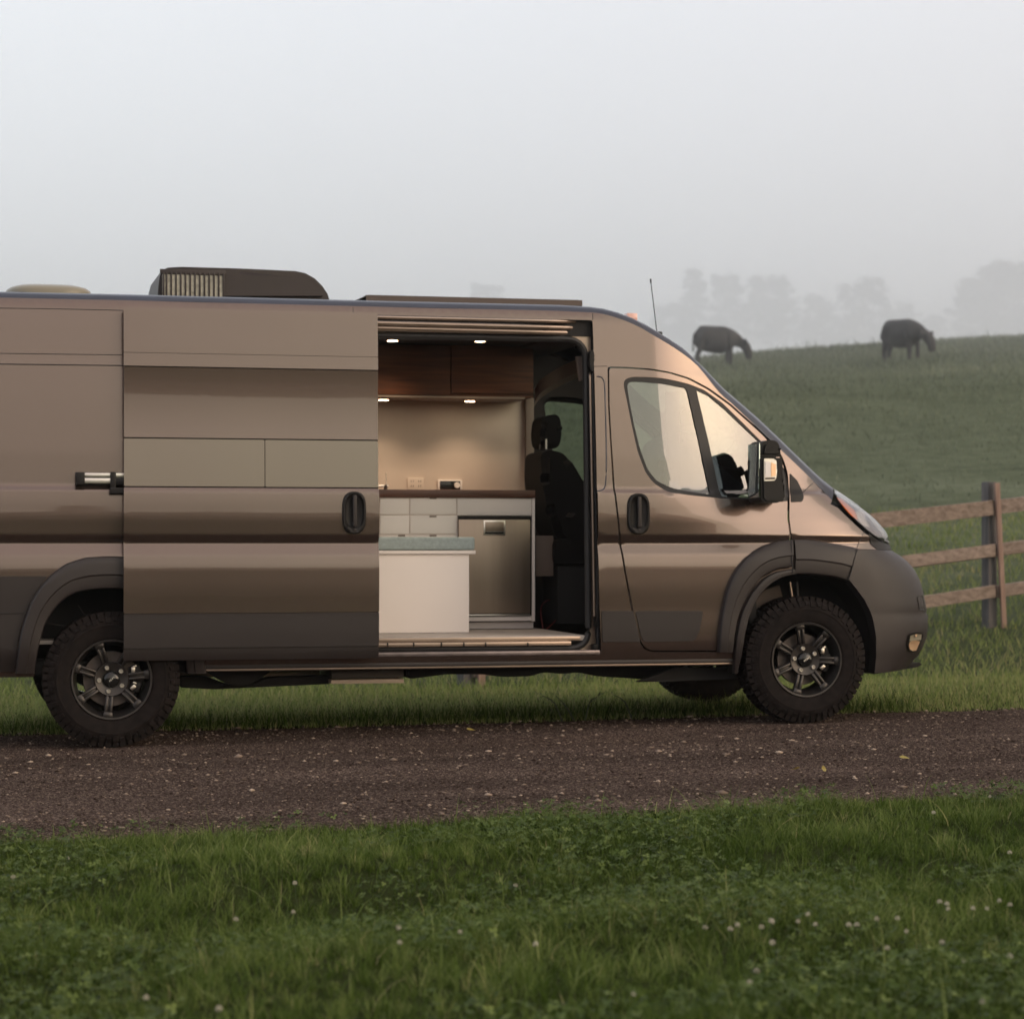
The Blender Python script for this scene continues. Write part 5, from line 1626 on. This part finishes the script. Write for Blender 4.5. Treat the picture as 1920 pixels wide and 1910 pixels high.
# foreground lawn
def lawn_pts(n, seed, xr=(-4.0, 7.0), y0=-9.4, edge_pad=0.0, pad=.9):
    r = np.random.default_rng(seed)
    x = r.uniform(*xr, n * 2); y = r.uniform(y0, -2.6, n * 2)
    ne = near_edge(x)
    # ragged edge
    ok = y < ne + .04 + .10 * r.random(n * 2) ** 4 + .06 * wav(x, y, .45, 2) - edge_pad
    # keep to the wedge near the camera's view and a margin
    d = (x - CAM.x) * FWD.x + (y - CAM.y) * FWD.y; lat = (x - CAM.x) * RGT.x + (y - CAM.y) * RGT.y
    ok &= (np.abs(lat) < .26 * d + pad) & (d > 3.4)
    return x[ok][:n], y[ok][:n]
def tufts(n, per, seed, hmul=1.0, pad=0.0):
    r = np.random.default_rng(seed)
    cx, cy = lawn_pts(n, seed + 1, edge_pad=pad)
    n = len(cx)
    size = np.clip(.8 + .30 * wav(cx, cy, 1.1, 1) + .25 * wav(cx, cy, .45, 2) + r.normal(0, .22, n), .35, 1.8)
    size *= .55 + .45 * sstep(0, .4, near_edge(cx) - cy)
    c = np.repeat(np.arange(n), per)
    a = r.uniform(0, 2 * np.pi, len(c)); rad = .030 * size[c] * r.random(len(c)) ** .6
    x = cx[c] + rad * np.cos(a); y = cy[c] + rad * np.sin(a)
    comb = (1.2 * wav(cx, cy, .7, 4))[c]                       # tufts lie over in loose drifts
    az = a + r.normal(0, .5, len(c)) + .5 * comb
    h = np.clip((.045 + r.gamma(2.2, .011, len(c))) * size[c] * hmul, .015, .17)
    lean = np.clip(.25 + rad / .03 * .8 + r.normal(0, .25, len(c)), .05, 1.7)
    tone = np.clip((.44 + .15 * wav(cx, cy, 1.4, 0) + r.normal(0, .15, n))[c] + r.normal(0, .13, len(c)) + (r.random(len(c)) < .015) * .45, 0, 1)
    return blades(x, y, tz(x, y) - .004, h, r.uniform(.0013, .0036, len(c)), lean, seed + 2, 3, tone, az)
L1 = tufts(10500, 20, 11)
x, y = lawn_pts(1100, 21)
r_ = np.random.default_rng(22)
L2 = blades(x, y, tz(x, y), r_.uniform(.09, .18, len(x)), r_.uniform(.002, .005, len(x)), r_.uniform(.4, 1.6, len(x)), 23, 5, np.clip(r_.normal(.68, .14, len(x)), 0, 1))
x, y = lawn_pts(120000, 51, pad=3.2)
r_ = np.random.default_rng(52)
L3 = blades(x, y, tz(x, y) - .003, r_.uniform(.018, .055, len(x)), r_.uniform(.002, .005, len(x)), r_.uniform(.2, 1.5, len(x)), 53, 2, np.clip(r_.normal(.26, .12, len(x)), 0, 1))
v, t, a = join([L1, L2, L3])
g_ = np_mesh('verge_grass', v, t, M['grass'], 3, attr={'tone': a})
tag(g_, 'lush dewy grass verge in front of the lane', kind='stuff')

# clover leaves
def trefoils(x, y, z, s, seed):
    r = np.random.default_rng(seed)
    n = len(x)
    V, T = [], []
    tilt_x = r.normal(0, .35, n); tilt_y = r.normal(0, .35, n); a0 = r.uniform(0, 2 * np.pi, n)
    base = []
    for k in range(3):
        a = k * 2 * np.pi / 3
        for (rr, da, zz) in ((0, 0, 0), (.55, .62, .10), (1.0, .42, .16), (.88, 0, .06), (1.0, -.42, .16), (.55, -.62, .10)):
            base.append((rr * np.cos(a + da), rr * np.sin(a + da), zz))
    base = np.array(base)
    tri = np.array([(0, 1, 3), (1, 2, 3), (0, 3, 5), (3, 4, 5)])
    tri = np.concatenate([tri + 6 * k for k in range(3)])
    ca, sa = np.cos(a0)[:, None], np.sin(a0)[:, None]
    bx = base[None, :, 0] * ca - base[None, :, 1] * sa; by = base[None, :, 0] * sa + base[None, :, 1] * ca
    bz = base[None, :, 2] + bx * tilt_x[:, None] + by * tilt_y[:, None]
    V = np.stack([bx * s[:, None] + x[:, None], by * s[:, None] + y[:, None], bz * s[:, None] + z[:, None]], -1).reshape(-1, 3)
    T = (tri[None] + (np.arange(n) * 18)[:, None, None]).reshape(-1, 3)
    return V, T, np.repeat(np.clip(r.normal(.45, .22, n), 0, 1), 18)
x, y = lawn_pts(90000, 31, edge_pad=.12)
keep = (wav(x, y, 1.0, 2) + wav(x, y, .4, 3) * .6) > .02
x, y = x[keep][:20000], y[keep][:20000]
r_ = np.random.default_rng(32)
v, t, a = trefoils(x, y, tz(x, y) + r_.uniform(.03, .095, len(x)), r_.uniform(.007, .015, len(x)), 33)
c_ = np_mesh('clover_patch', v, t, M['clover'], 3, attr={'tone': a})
tag(c_, 'low clover leaves growing through the verge grass', kind='stuff')

# clover flowers, each one a plant of its own
def flower_mesh():
    bm = bmesh.new()
    add_tube(bm, [(0, 0, 0), (.004, .002, .05), (.003, .004, .10)], .0009, 5)
    for f_ in bm.faces: f_.material_index = 1
    r = random.Random(5)
    for k in range(26):
        t = math.acos(1 - 1.7 * (k + .5) / 26); p = k * 2.4
        d = Vector((math.sin(t) * math.cos(p), math.sin(t) * math.sin(p), math.cos(t)))
        c = Vector((.003, .004, .106)) + d * .0065
        u = d.orthogonal().normalized() * .0018; w_ = d.cross(u)
        q = [bm.verts.new(v_) for v_ in (c + u, c + w_, c - u, c - w_)]
        tip = bm.verts.new(c + d * .0045)
        for i in range(4): bm.faces.new((q[i], q[(i + 1) % 4], tip))
    me = bpy.data.meshes.new('clover_flower'); bm.to_mesh(me); bm.free()
    me.materials.append(mat('clover_white', (.50, .46, .37), .7)); me.materials.append(mat('clover_stem', (.05, .08, .02), .6))
    return me
fm = flower_mesh()
FL = [(1440, 1725), (1690, 1740), (1762, 1755), (1770, 1690), (1788, 1696), (1818, 1700), (1850, 1695), (1880, 1684), (1892, 1690), (1760, 1685), (1314, 1732), (1364, 1740), (1388, 1732), (1418, 1735), (1438, 1722), (1490, 1722), (1525, 1706), (1525, 1730), (1585, 1726), (1605, 1728), (1652, 1718), (1675, 1716), (1672, 1776), (1402, 1816), (1410, 1832), (1820, 1790), (1858, 1866), (1180, 1858), (1894, 1595), (1860, 1488), (1752, 1520), (748, 1742), (745, 1760), (866, 1740), (1000, 1766), (124, 1602), (36, 1643), (432, 1718), (558, 1706), (560, 1656), (396, 1890), (272, 1872), (1890, 1792), (1460, 1765), (958, 1656)]
for i, (px, py) in enumerate(FL):
    d = ray(px, py); t0 = 2.0
    for t0 in np.arange(3.5, 11, .01):
        p = CAM + d * t0
        if p.z - .07 < float(tz(p.x, p.y)): break
    o = bpy.data.objects.new('clover_flower', fm); COL.objects.link(o)
    o.location = (p.x, p.y, float(tz(p.x, p.y)) - .012)
    o.rotation_euler = (random.uniform(-.2, .2), random.uniform(-.2, .2), random.uniform(0, 6))
    s = random.uniform(.6, .85); o.scale = (s, s, random.uniform(.65, .8))
    where = ('by the lane edge at right' if py < 1600 and px > 1000 else 'among the clover at left' if px < 700 else 'in the band of flowers at lower right' if px > 1300 and py < 1780 else 'in the long grass near the bottom edge at right' if px > 1100 else 'in the middle of the verge below the open doorway')
    tag(o, 'small white clover flower head ' + where, 'flower', 'white clover flowers ' + where)
# fallen yellow leaves on the lane
leaf = bpy.data.meshes.new('fallen_leaf')
leaf.from_pydata([(-.025, 0, 0), (-.01, .012, .006), (.012, .01, .004), (.03, 0, .002), (.012, -.01, .005), (-.01, -.012, .002), (0, 0, -.001)], [], [(0, 6, 1), (1, 6, 2), (2, 6, 3), (3, 6, 4), (4, 6, 5), (5, 6, 0)])
leaf.materials.append(mat('yellow_leaf_plain', (.26, .21, .05), .6))
for (px, py, lab) in ((1492, 1446, 'yellow leaf lying flat on the lane, left of the upright leaf'), (1544, 1446, 'yellow leaf standing on edge on the gravel lane'), (882, 1372, 'yellow leaf scrap on the gravel behind the open doorway'), (1695, 1425, 'yellow leaf bit nearest the right edge of the lane')):
    d = ray(px, py)
    for t0 in np.arange(6, 16, .01):
        p = CAM + d * t0
        if p.z < float(rz(p.x, p.y)): break
    o = bpy.data.objects.new('fallen_leaf', leaf); COL.objects.link(o)
    o.location = (p.x, p.y, float(rz(p.x, p.y)) + .012); o.rotation_euler = (.3 if px != 1544 else 1.2, .2, random.uniform(0, 6)); o.scale = (1, 1.2, 1)
    tag(o, lab, 'leaf', 'yellow leaves on the lane')

# grass beyond the lane, getting coarser with distance
lst = []
r_ = np.random.default_rng(41)
def view_ok(x, y, pad=1.5, k=.25):
    d = (x - CAM.x) * FWD.x + (y - CAM.y) * FWD.y; lat = (x - CAM.x) * RGT.x + (y - CAM.y) * RGT.y
    return np.abs(lat) < k * d + pad
n = 60000
x = r_.uniform(-5, 11, n); fe = far_edge(x); y = fe - .04 + (r_.random(n) ** 1.5) * 4.5 - .08 * (r_.random(n) < .15)
ok = view_ok(x, y); x, y, fe = x[ok], y[ok], fe[ok]
de = y - fe
h = (.05 + .035 * r_.random(len(x)) + .05 * (r_.random(len(x)) < .08)) * (.6 + .4 * sstep(0, .3, de))
lst.append(blades(x, y, tz(x, y) - .005, h, r_.uniform(.003, .006, len(x)), r_.uniform(.2, 1., len(x)), 42, 2, np.clip(r_.normal(.55, .15, len(x)), 0, 1)))
# taller dark weeds along the far edge, seen under the van
n = 2200
x = r_.uniform(-1, 5, n); y = far_edge(x) + r_.uniform(-.02, .22, n)
lst.append(blades(x, y, tz(x, y) - .005, r_.uniform(.07, .16, n), r_.uniform(.004, .007, n), r_.uniform(.2, .9, n), 43, 3, np.clip(r_.normal(-.05, .12, n), -.24, .3)))
n = 80000
x = r_.uniform(-8, 20, n); y = 4.5 + r_.random(n) * 14
ok = view_ok(x, y); x, y = x[ok], y[ok]
lst.append(blades(x, y, tz(x, y) - .01, r_.uniform(.07, .15, len(x)), r_.uniform(.006, .012, len(x)), r_.uniform(.3, 1., len(x)), 44, 2, np.clip(.5 + .2 * wav(x, y, 2.2, 1) + r_.normal(0, .15, len(x)), 0, .93)))
v, t, a = join(lst)
a = np.clip(a + .24, 0, 1)
g2 = np_mesh('roadside_grass', v, t, M['grass'], 3, attr={'tone': a})
tag(g2, 'pale green grass along the far side of the lane and round the fence', kind='stuff')
lst = []
n = 115000
y = 17 + r_.random(n) ** 1.0 * 84; x = r_.uniform(-10, 60, n)
ok = view_ok(x, y, 2, .26) & (x > -2); x, y = x[ok], y[ok]
sc = .6 + (y - 17) / 60
tall = (r_.random(len(x)) < .03)
lst.append(blades(x, y, tz(x, y) - .02, r_.uniform(.10, .22, len(x)) * sc * (1 + .8 * tall), r_.uniform(.018, .04, len(x)) * sc, r_.uniform(.3, 1.1, len(x)), 45, 2, np.clip(.50 + .26 * wav(x, y, 7.1, 1) + .12 * wav(x, y, 2.1, 3) + r_.normal(0, .12, len(x)), .22, .95)))
v, t, a = join(lst)
g3 = np_mesh('hillside_grass', v, t, M['grass_far'], 3, attr={'tone': a})
tag(g3, 'rough greyish green pasture grass over the hillside', kind='stuff')

# weed stems under the van
for i, (pts, lab) in enumerate((([(1058, 1338), (1040, 1318), (1017, 1304)], 'bent dark weed stem left of the forked ones, at the lane edge'), ([(1083, 1340), (1062, 1325), (1042, 1304)], 'second bent dark weed stem leaning left at the lane edge'), ([(1095, 1338), (1105, 1318), (1120, 1306)], 'dark weed stem leaning right at the lane edge'), ([(1188, 1332), (1172, 1316), (1150, 1302)], 'dark weed stem with a leaf tip beside the far front tyre'))):
    P_ = [at(a_, b_, .75) for a_, b_ in pts]
    P_[0].z = float(tz(P_[0].x, .75)) - .02
    bm = bmesh.new(); add_tube(bm, catmull(P_, 3), [.005, .005, .0045, .004, .0035, .003, .002], 5)
    tipd = (P_[2] - P_[1]).normalized()
    for s in (-1, 1):
        for b_ in (P_[1], P_[2]):
            q = [b_, b_ + tipd * .03 + Vector((.012 * s, .01, .004)), b_ + tipd * .055 + Vector((.02 * s, 0, 0)), b_ + tipd * .02 + Vector((.004 * s, -.008, 0))]
            bm.faces.new([bm.verts.new(v_) for v_ in q])
    o = bm_obj('weed_stem', bm, mat('dark_weed', (.03, .04, .018), .7), None, smooth=True)
    tag(o, lab, 'weed', 'weed stems at the edge of the lane')

# ------------------------------------------------------------------ fence
fe_ = empty('rail_fence', (9.3, 8.5, .3))
tag(fe_, 'weathered three rail wooden fence climbing the meadow behind the van', 'fence')
def fattach(o):
    o.parent = fe_; o.matrix_parent_inverse = Matrix.Translation((-9.3, -8.5, -.3)); return o
FA = Vector((3.25, 5.85)); FD = Vector((6.05, 2.65)); FL_ = FD.length; FD.normalize()
def fpt(s): p = FA + FD * s; return p
def ftop(s): return 1.47 + .088 * (s - 6.48)          # height of the top rail's middle
posts = [0.02, 3.3, 6.48, 9.5, 12.5]
def rot_box(L_, w_, h_, c, ang, pitch, bev=.006, jit=0):
    bm = bmesh.new()
    add_box(bm, -L_ / 2, L_ / 2, -w_ / 2, w_ / 2, -h_ / 2, h_ / 2, bev, 2)
    if jit:
        for v_ in bm.verts: v_.co += Vector((0, random.uniform(-jit, jit), random.uniform(-jit, jit)))
    bm.transform(Matrix.Translation(c) @ Matrix.Rotation(ang, 4, 'Z') @ Matrix.Rotation(-pitch, 4, 'Y'))
    return bm
ang = math.atan2(FD.y, FD.x); pit = math.atan(.088)
nrmF = Vector((FD.y, -FD.x, 0))
for i, s in enumerate(posts):
    p = fpt(s); zt_ = ftop(s) + .25; zb_ = float(tz(p.x, p.y)) - .3
    bm = rot_box(.125, .10, zt_ - zb_, (p.x, p.y, (zt_ + zb_) / 2), ang, 0, .012, .003)
    fattach(bm_obj('post', bm, M['post_wood'], None, smooth=True))
    # batten nailed over the rail ends
    q = Vector((p.x, p.y, 0)) + nrmF * .115 + Vector((FD.x, FD.y, 0)) * .025
    bm = bmesh.new(); add_box(bm, -.034, .034, -.012, .012, -(zt_ - .04 - zb_ - .2) / 2, (zt_ - .02 - zb_ - .2) / 2, .004, 2)
    lean = R(4)
    bm.transform(Matrix.Translation((q.x + .01, q.y, (zt_ + zb_ + .2) / 2)) @ Matrix.Rotation(ang, 4, 'Z') @ Matrix.Rotation(-lean, 4, 'Y'))
    fattach(bm_obj('batten', bm, M['board_wood'], None, smooth=True))
for (a, b) in zip(posts, posts[1:]):
    for k, dz in enumerate((0, -.43, -.855)):
        s0, s1 = a + (.0 if k != 1 else 0), b
        m0 = (a + b) / 2; p = fpt(m0)
        c = Vector((p.x, p.y, ftop(m0) + dz + (.012 if k == 2 else 0))) + nrmF * .075
        bm = rot_box((b - a) * 1.0 - .01, .045, .145 if k == 0 else .125, c, ang, pit + random.uniform(-.004, .004), .01, .004)
        fattach(bm_obj('rail', bm, M['rail_wood'], None, smooth=True))

# ------------------------------------------------------------------ cattle
def cow_mesh(name, head_dx=0, step=0.0):
    """one continuous skin over a posed skeleton; faces +X, grazing"""
    P, Rr, E = [], [], []
    def node(p, r, par=None):
        P.append(p); Rr.append(r if isinstance(r, tuple) else (r, r)); i = len(P) - 1
        if par is not None: E.append((par, i))
        return i
    pelvis = node((-.60, 0, .98), (.31, .42))
    belly = node((-.25, 0, .92), (.38, .50), pelvis)
    mid = node((.08, 0, .91), (.40, .52), belly)
    chest = node((.38, 0, .92), (.36, .50), mid)
    wither = node((.62, 0, 1.00), (.26, .42), chest)
    n1 = node((.84, 0, .94), (.18, .27), wither)
    n2 = node((1.03 + head_dx, .02, .82), (.12, .17), n1)
    h0 = node((1.21 + head_dx, .03, .78), (.17, .17), n2)
    h1 = node((1.31 + head_dx, .04, .60), (.19, .19), h0)
    h2 = node((1.36 + head_dx, .04, .40), (.16, .17), h1)
    h3 = node((1.37 + head_dx, .04, .24), (.15, .15), h2)
    rump = node((-.86, 0, 1.02), (.28, .42), pelvis)
    for s in (-1, 1):
        hip = node((-.76, .17 * s, .86), (.15, .22), pelvis)
        stif = node((-.70 + step * s, .19 * s, .62), (.10, .15), hip)
        hock = node((-.86 + step * s, .18 * s, .40), (.09, .11), stif)
        fet = node((-.81 + step * s, .18 * s, .12), (.08, .085), hock)
        node((-.78 + step * s, .18 * s, .02), (.07, .07), fet)
        sh = node((.52, .17 * s, .74), (.13, .20), wither)
        el = node((.50 - step * s, .18 * s, .56), (.085, .12), sh)
        kn = node((.51 - step * s, .18 * s, .34), (.09, .10), el)
        ft = node((.50 - step * s, .18 * s, .11), (.075, .08), kn)
        node((.52 - step * s, .18 * s, .02), (.065, .065), ft)
        e1 = node((1.17 + head_dx, .20 * s, .86), (.04, .06), h0)
        node((1.12 + head_dx, .36 * s, .90), (.04, .08), e1)
    t1 = node((-1.00, 0, 1.10), (.05, .05), rump)
    t2 = node((-1.04, 0, .80), (.03, .03), t1)
    node((-1.03, 0, .50), (.045, .045), t2)
    me = bpy.data.meshes.new(name)
    me.from_pydata(P, E, [])
    ob = bpy.data.objects.new(name, me); COL.objects.link(ob)
    sk = ob.modifiers.new('skin', 'SKIN')
    for i, v_ in enumerate(me.skin_vertices[0].data):
        v_.radius = Rr[i]; v_.use_root = (i == 0)
    sk.use_smooth_shade = True
    sb = ob.modifiers.new('sub', 'SUBSURF'); sb.levels = 2; sb.render_levels = 2
    dg = bpy.context.evaluated_depsgraph_get()
    me2 = bpy.data.meshes.new_from_object(ob.evaluated_get(dg))
    bpy.data.objects.remove(ob)
    me2.materials.append(M['blackhide'])
    me2.polygons.foreach_set('use_smooth', [True] * len(me2.polygons))
    return me2
def put_cow(px, py, dist, rz_, me, lab, s=1.0):
    d = ray(px, py); t = dist / d.dot(FWD)
    p = CAM + d * t
    r = empty('cow', (p.x, p.y, float(tz(p.x, p.y)) - .04), rz_)
    b = bpy.data.objects.new('body', me); COL.objects.link(b); b.parent = r
    r.scale = (s * .86, s, s * 1.06)
    tag(r, lab, 'cow', 'cattle on the crest of the hill')
    return r
AZF = math.atan2(RGT.y, RGT.x)
put_cow(1345, 672, 88, AZF + .12, cow_mesh('cow_body', 0.0, .03), 'black cow grazing with its legs in the grass, nearer the van roof', 1.06)
put_cow(1694, 667, 86, AZF - .85, cow_mesh('cow_body', .02, -.04), 'black cow grazing on the crest at right, turned slightly towards the lane', 1.10)

# ------------------------------------------------------------------ trees in the fog on the far ridge
M['leaf'] = leaf_mat('tree_leaf', ((0, (.025, .035, .018)), (1, (.09, .11, .05)), (.5, (.05, .068, .03))), .8, .2, .1)
def tree(px, py_top, dist, w_px, lab, seed, sparse=False):
    r = np.random.default_rng(seed)
    d = ray(px, py_top); t = dist / d.dot(FWD); p = CAM + d * t
    gz = float(tz(p.x, p.y))
    H = p.z - gz
    Wd = w_px / F_PX * dist / 2
    root = empty('tree', (p.x, p.y, gz - .5))
    tag(root, lab, 'tree', 'fog veiled trees on the far ridge')
    bm = bmesh.new()
    add_tube(bm, [(0, 0, 0), (.1, 0, H * .3), (.3, .2, H * .6), (.2, 0, H * .93)], [H * .022, H * .017, H * .010, H * .003], 7)
    for k in range(9):
        a = k * 2.4; z0 = H * (.25 + .07 * k)
        e = Vector((math.cos(a), math.sin(a), 0)) * Wd * .65
        add_tube(bm, [Vector((0.1, 0, z0)), Vector((0, 0, z0 + H * .08)) + e * .5, Vector((0, 0, z0 + H * .17)) + e], [H * .008, H * .005, H * .002], 5)
    bm_obj('trunk', bm, M['bark'], root, smooth=True)
    sparse = False
    nl = 110
    c = []
    for k in range(nl):
        a = r.uniform(0, 2 * np.pi); zz = r.uniform(.12, .92); rr = Wd * (1 - ((zz - .5) / .55) ** 2) ** .5 * r.uniform(.2, .8)
        c.append((rr * np.cos(a), rr * np.sin(a), H * zz, Wd * r.uniform(.08, .30)))
    c = np.array(c)
    n = 1800 if sparse else 6500
    k = r.integers(0, nl, n)
    dirs = r.normal(0, 1, (n, 3)); dirs /= np.linalg.norm(dirs, axis=1)[:, None]
    pos = c[k, :3] + dirs * (c[k, 3] * r.random(n) ** .45)[:, None] * np.array([1, 1, .8])
    pos[:, 2] = np.minimum(pos[:, 2], H)
    s = r.uniform(.3, .75, n) * H / 30
    u = r.normal(0, 1, (n, 3)); u /= np.linalg.norm(u, axis=1)[:, None]
    w_ = np.cross(u, r.normal(0, 1, (n, 3))); w_ /= np.linalg.norm(w_, axis=1)[:, None]
    V = np.stack([pos - u * s[:, None], pos + w_ * s[:, None] * .7, pos + u * s[:, None], pos - w_ * s[:, None] * .7], 1).reshape(-1, 3)
    Fq_ = np.arange(n * 4).reshape(-1, 4)
    cr = np_mesh('crown', V, Fq_, M['leaf'], 4, parent=None, smooth=False, attr={'tone': np.repeat(r.random(n), 4)})
    cr.parent = root
    return root
TR = [(1302, 492, 940, 60, 'thin bare topped tree fading in fog, leftmost behind the cows', True),
      (1362, 505, 900, 100, 'slender fog veiled tree just right of the leftmost thin one', True),
      (1446, 508, 860, 130, 'rounded fog veiled tree between the two cows, left of centre', False),
      (1530, 548, 900, 120, 'low foggy tree in the dip between the two cows', False),
      (1618, 512, 830, 130, 'broad fog veiled tree directly left of the right hand cow', False),
      (1690, 560, 860, 100, 'low foggy tree behind the right hand cow', False),
      (1820, 508, 880, 110, 'darker misty tree right of the right hand cow', False),
      (1880, 478, 860, 150, 'tallest misty tree at the right edge', False),
      (1955, 470, 850, 160, 'misty tree cut by the right edge of the view', False),
      (918, 522, 980, 110, 'faint tree top showing in fog above the van roof', False),
      (1260, 560, 980, 110, 'very faint foggy tree just right of the aerial', False),
      (1750, 585, 900, 70, 'small misty tree in the gap right of the right hand cow', False)]
for i, (a, b, c, d, e, f) in enumerate(TR): tree(a, b, c, d, e, 100 + i, f)

# dark wood behind the camera, which the paintwork mirrors
r_ = np.random.default_rng(77)
n = 26000
ax = r_.uniform(-90, 110, n); ay = -84 + r_.uniform(-6, 6, n)
hh = 4.2 + 1.6 * wav(ax, 0 * ax, 26, 1) + .9 * wav(ax, 0 * ax, 9, 2)
pos = np.stack([ax, ay, tz(ax, ay) + hh * r_.random(n) ** .6], 1)
s = r_.uniform(.3, .7, n)
u = r_.normal(0, 1, (n, 3)); u /= np.linalg.norm(u, axis=1)[:, None]
w_ = np.cross(u, r_.normal(0, 1, (n, 3))); w_ /= np.linalg.norm(w_, axis=1)[:, None]
V = np.stack([pos - u * s[:, None], pos + w_ * s[:, None] * .7, pos + u * s[:, None], pos - w_ * s[:, None] * .7], 1).reshape(-1, 3)
wd = np_mesh('distant_wood', V, np.arange(n * 4).reshape(-1, 4), M['leaf'], 4, smooth=False, attr={'tone': np.repeat(r_.random(n), 4)})
tag(wd, 'low dark wood across the fields behind the viewer', kind='stuff')

# ------------------------------------------------------------------ haze
hm = bpy.data.materials.new('morning_haze'); hm.use_nodes = True
t = hm.node_tree
for n_ in list(t.nodes): t.nodes.remove(n_)
o_ = t.nodes.new('ShaderNodeOutputMaterial'); pv = t.nodes.new('ShaderNodeVolumePrincipled')
pv.inputs['Color'].default_value = (.98, .985, 1, 1); pv.inputs['Density'].default_value = .0005; pv.inputs['Anisotropy'].default_value = .7
t.links.new(pv.outputs[0], o_.inputs['Volume'])
fb = hm.copy(); fb.name = 'fog_bank'
fb.node_tree.nodes['Principled Volume'].inputs['Density'].default_value = .0039
fb.node_tree.nodes['Principled Volume'].inputs['Anisotropy'].default_value = .8
bm = bmesh.new(); add_box(bm, -435, 645, 46, 1060, float(Z.min()) - 1.2, 64)
fo = bm_obj('fog_bank', bm, fb)
tag(fo, 'thick pale fog bank lying in the dip behind the hill crest and over the far trees', kind='stuff')
bm = bmesh.new(); add_box(bm, -440, 650, -135, 1065, float(Z.min()) - 1.5, 132)
hz = bm_obj('haze', bm, hm)
tag(hz, 'thin pale morning fog over the whole meadow', kind='stuff')
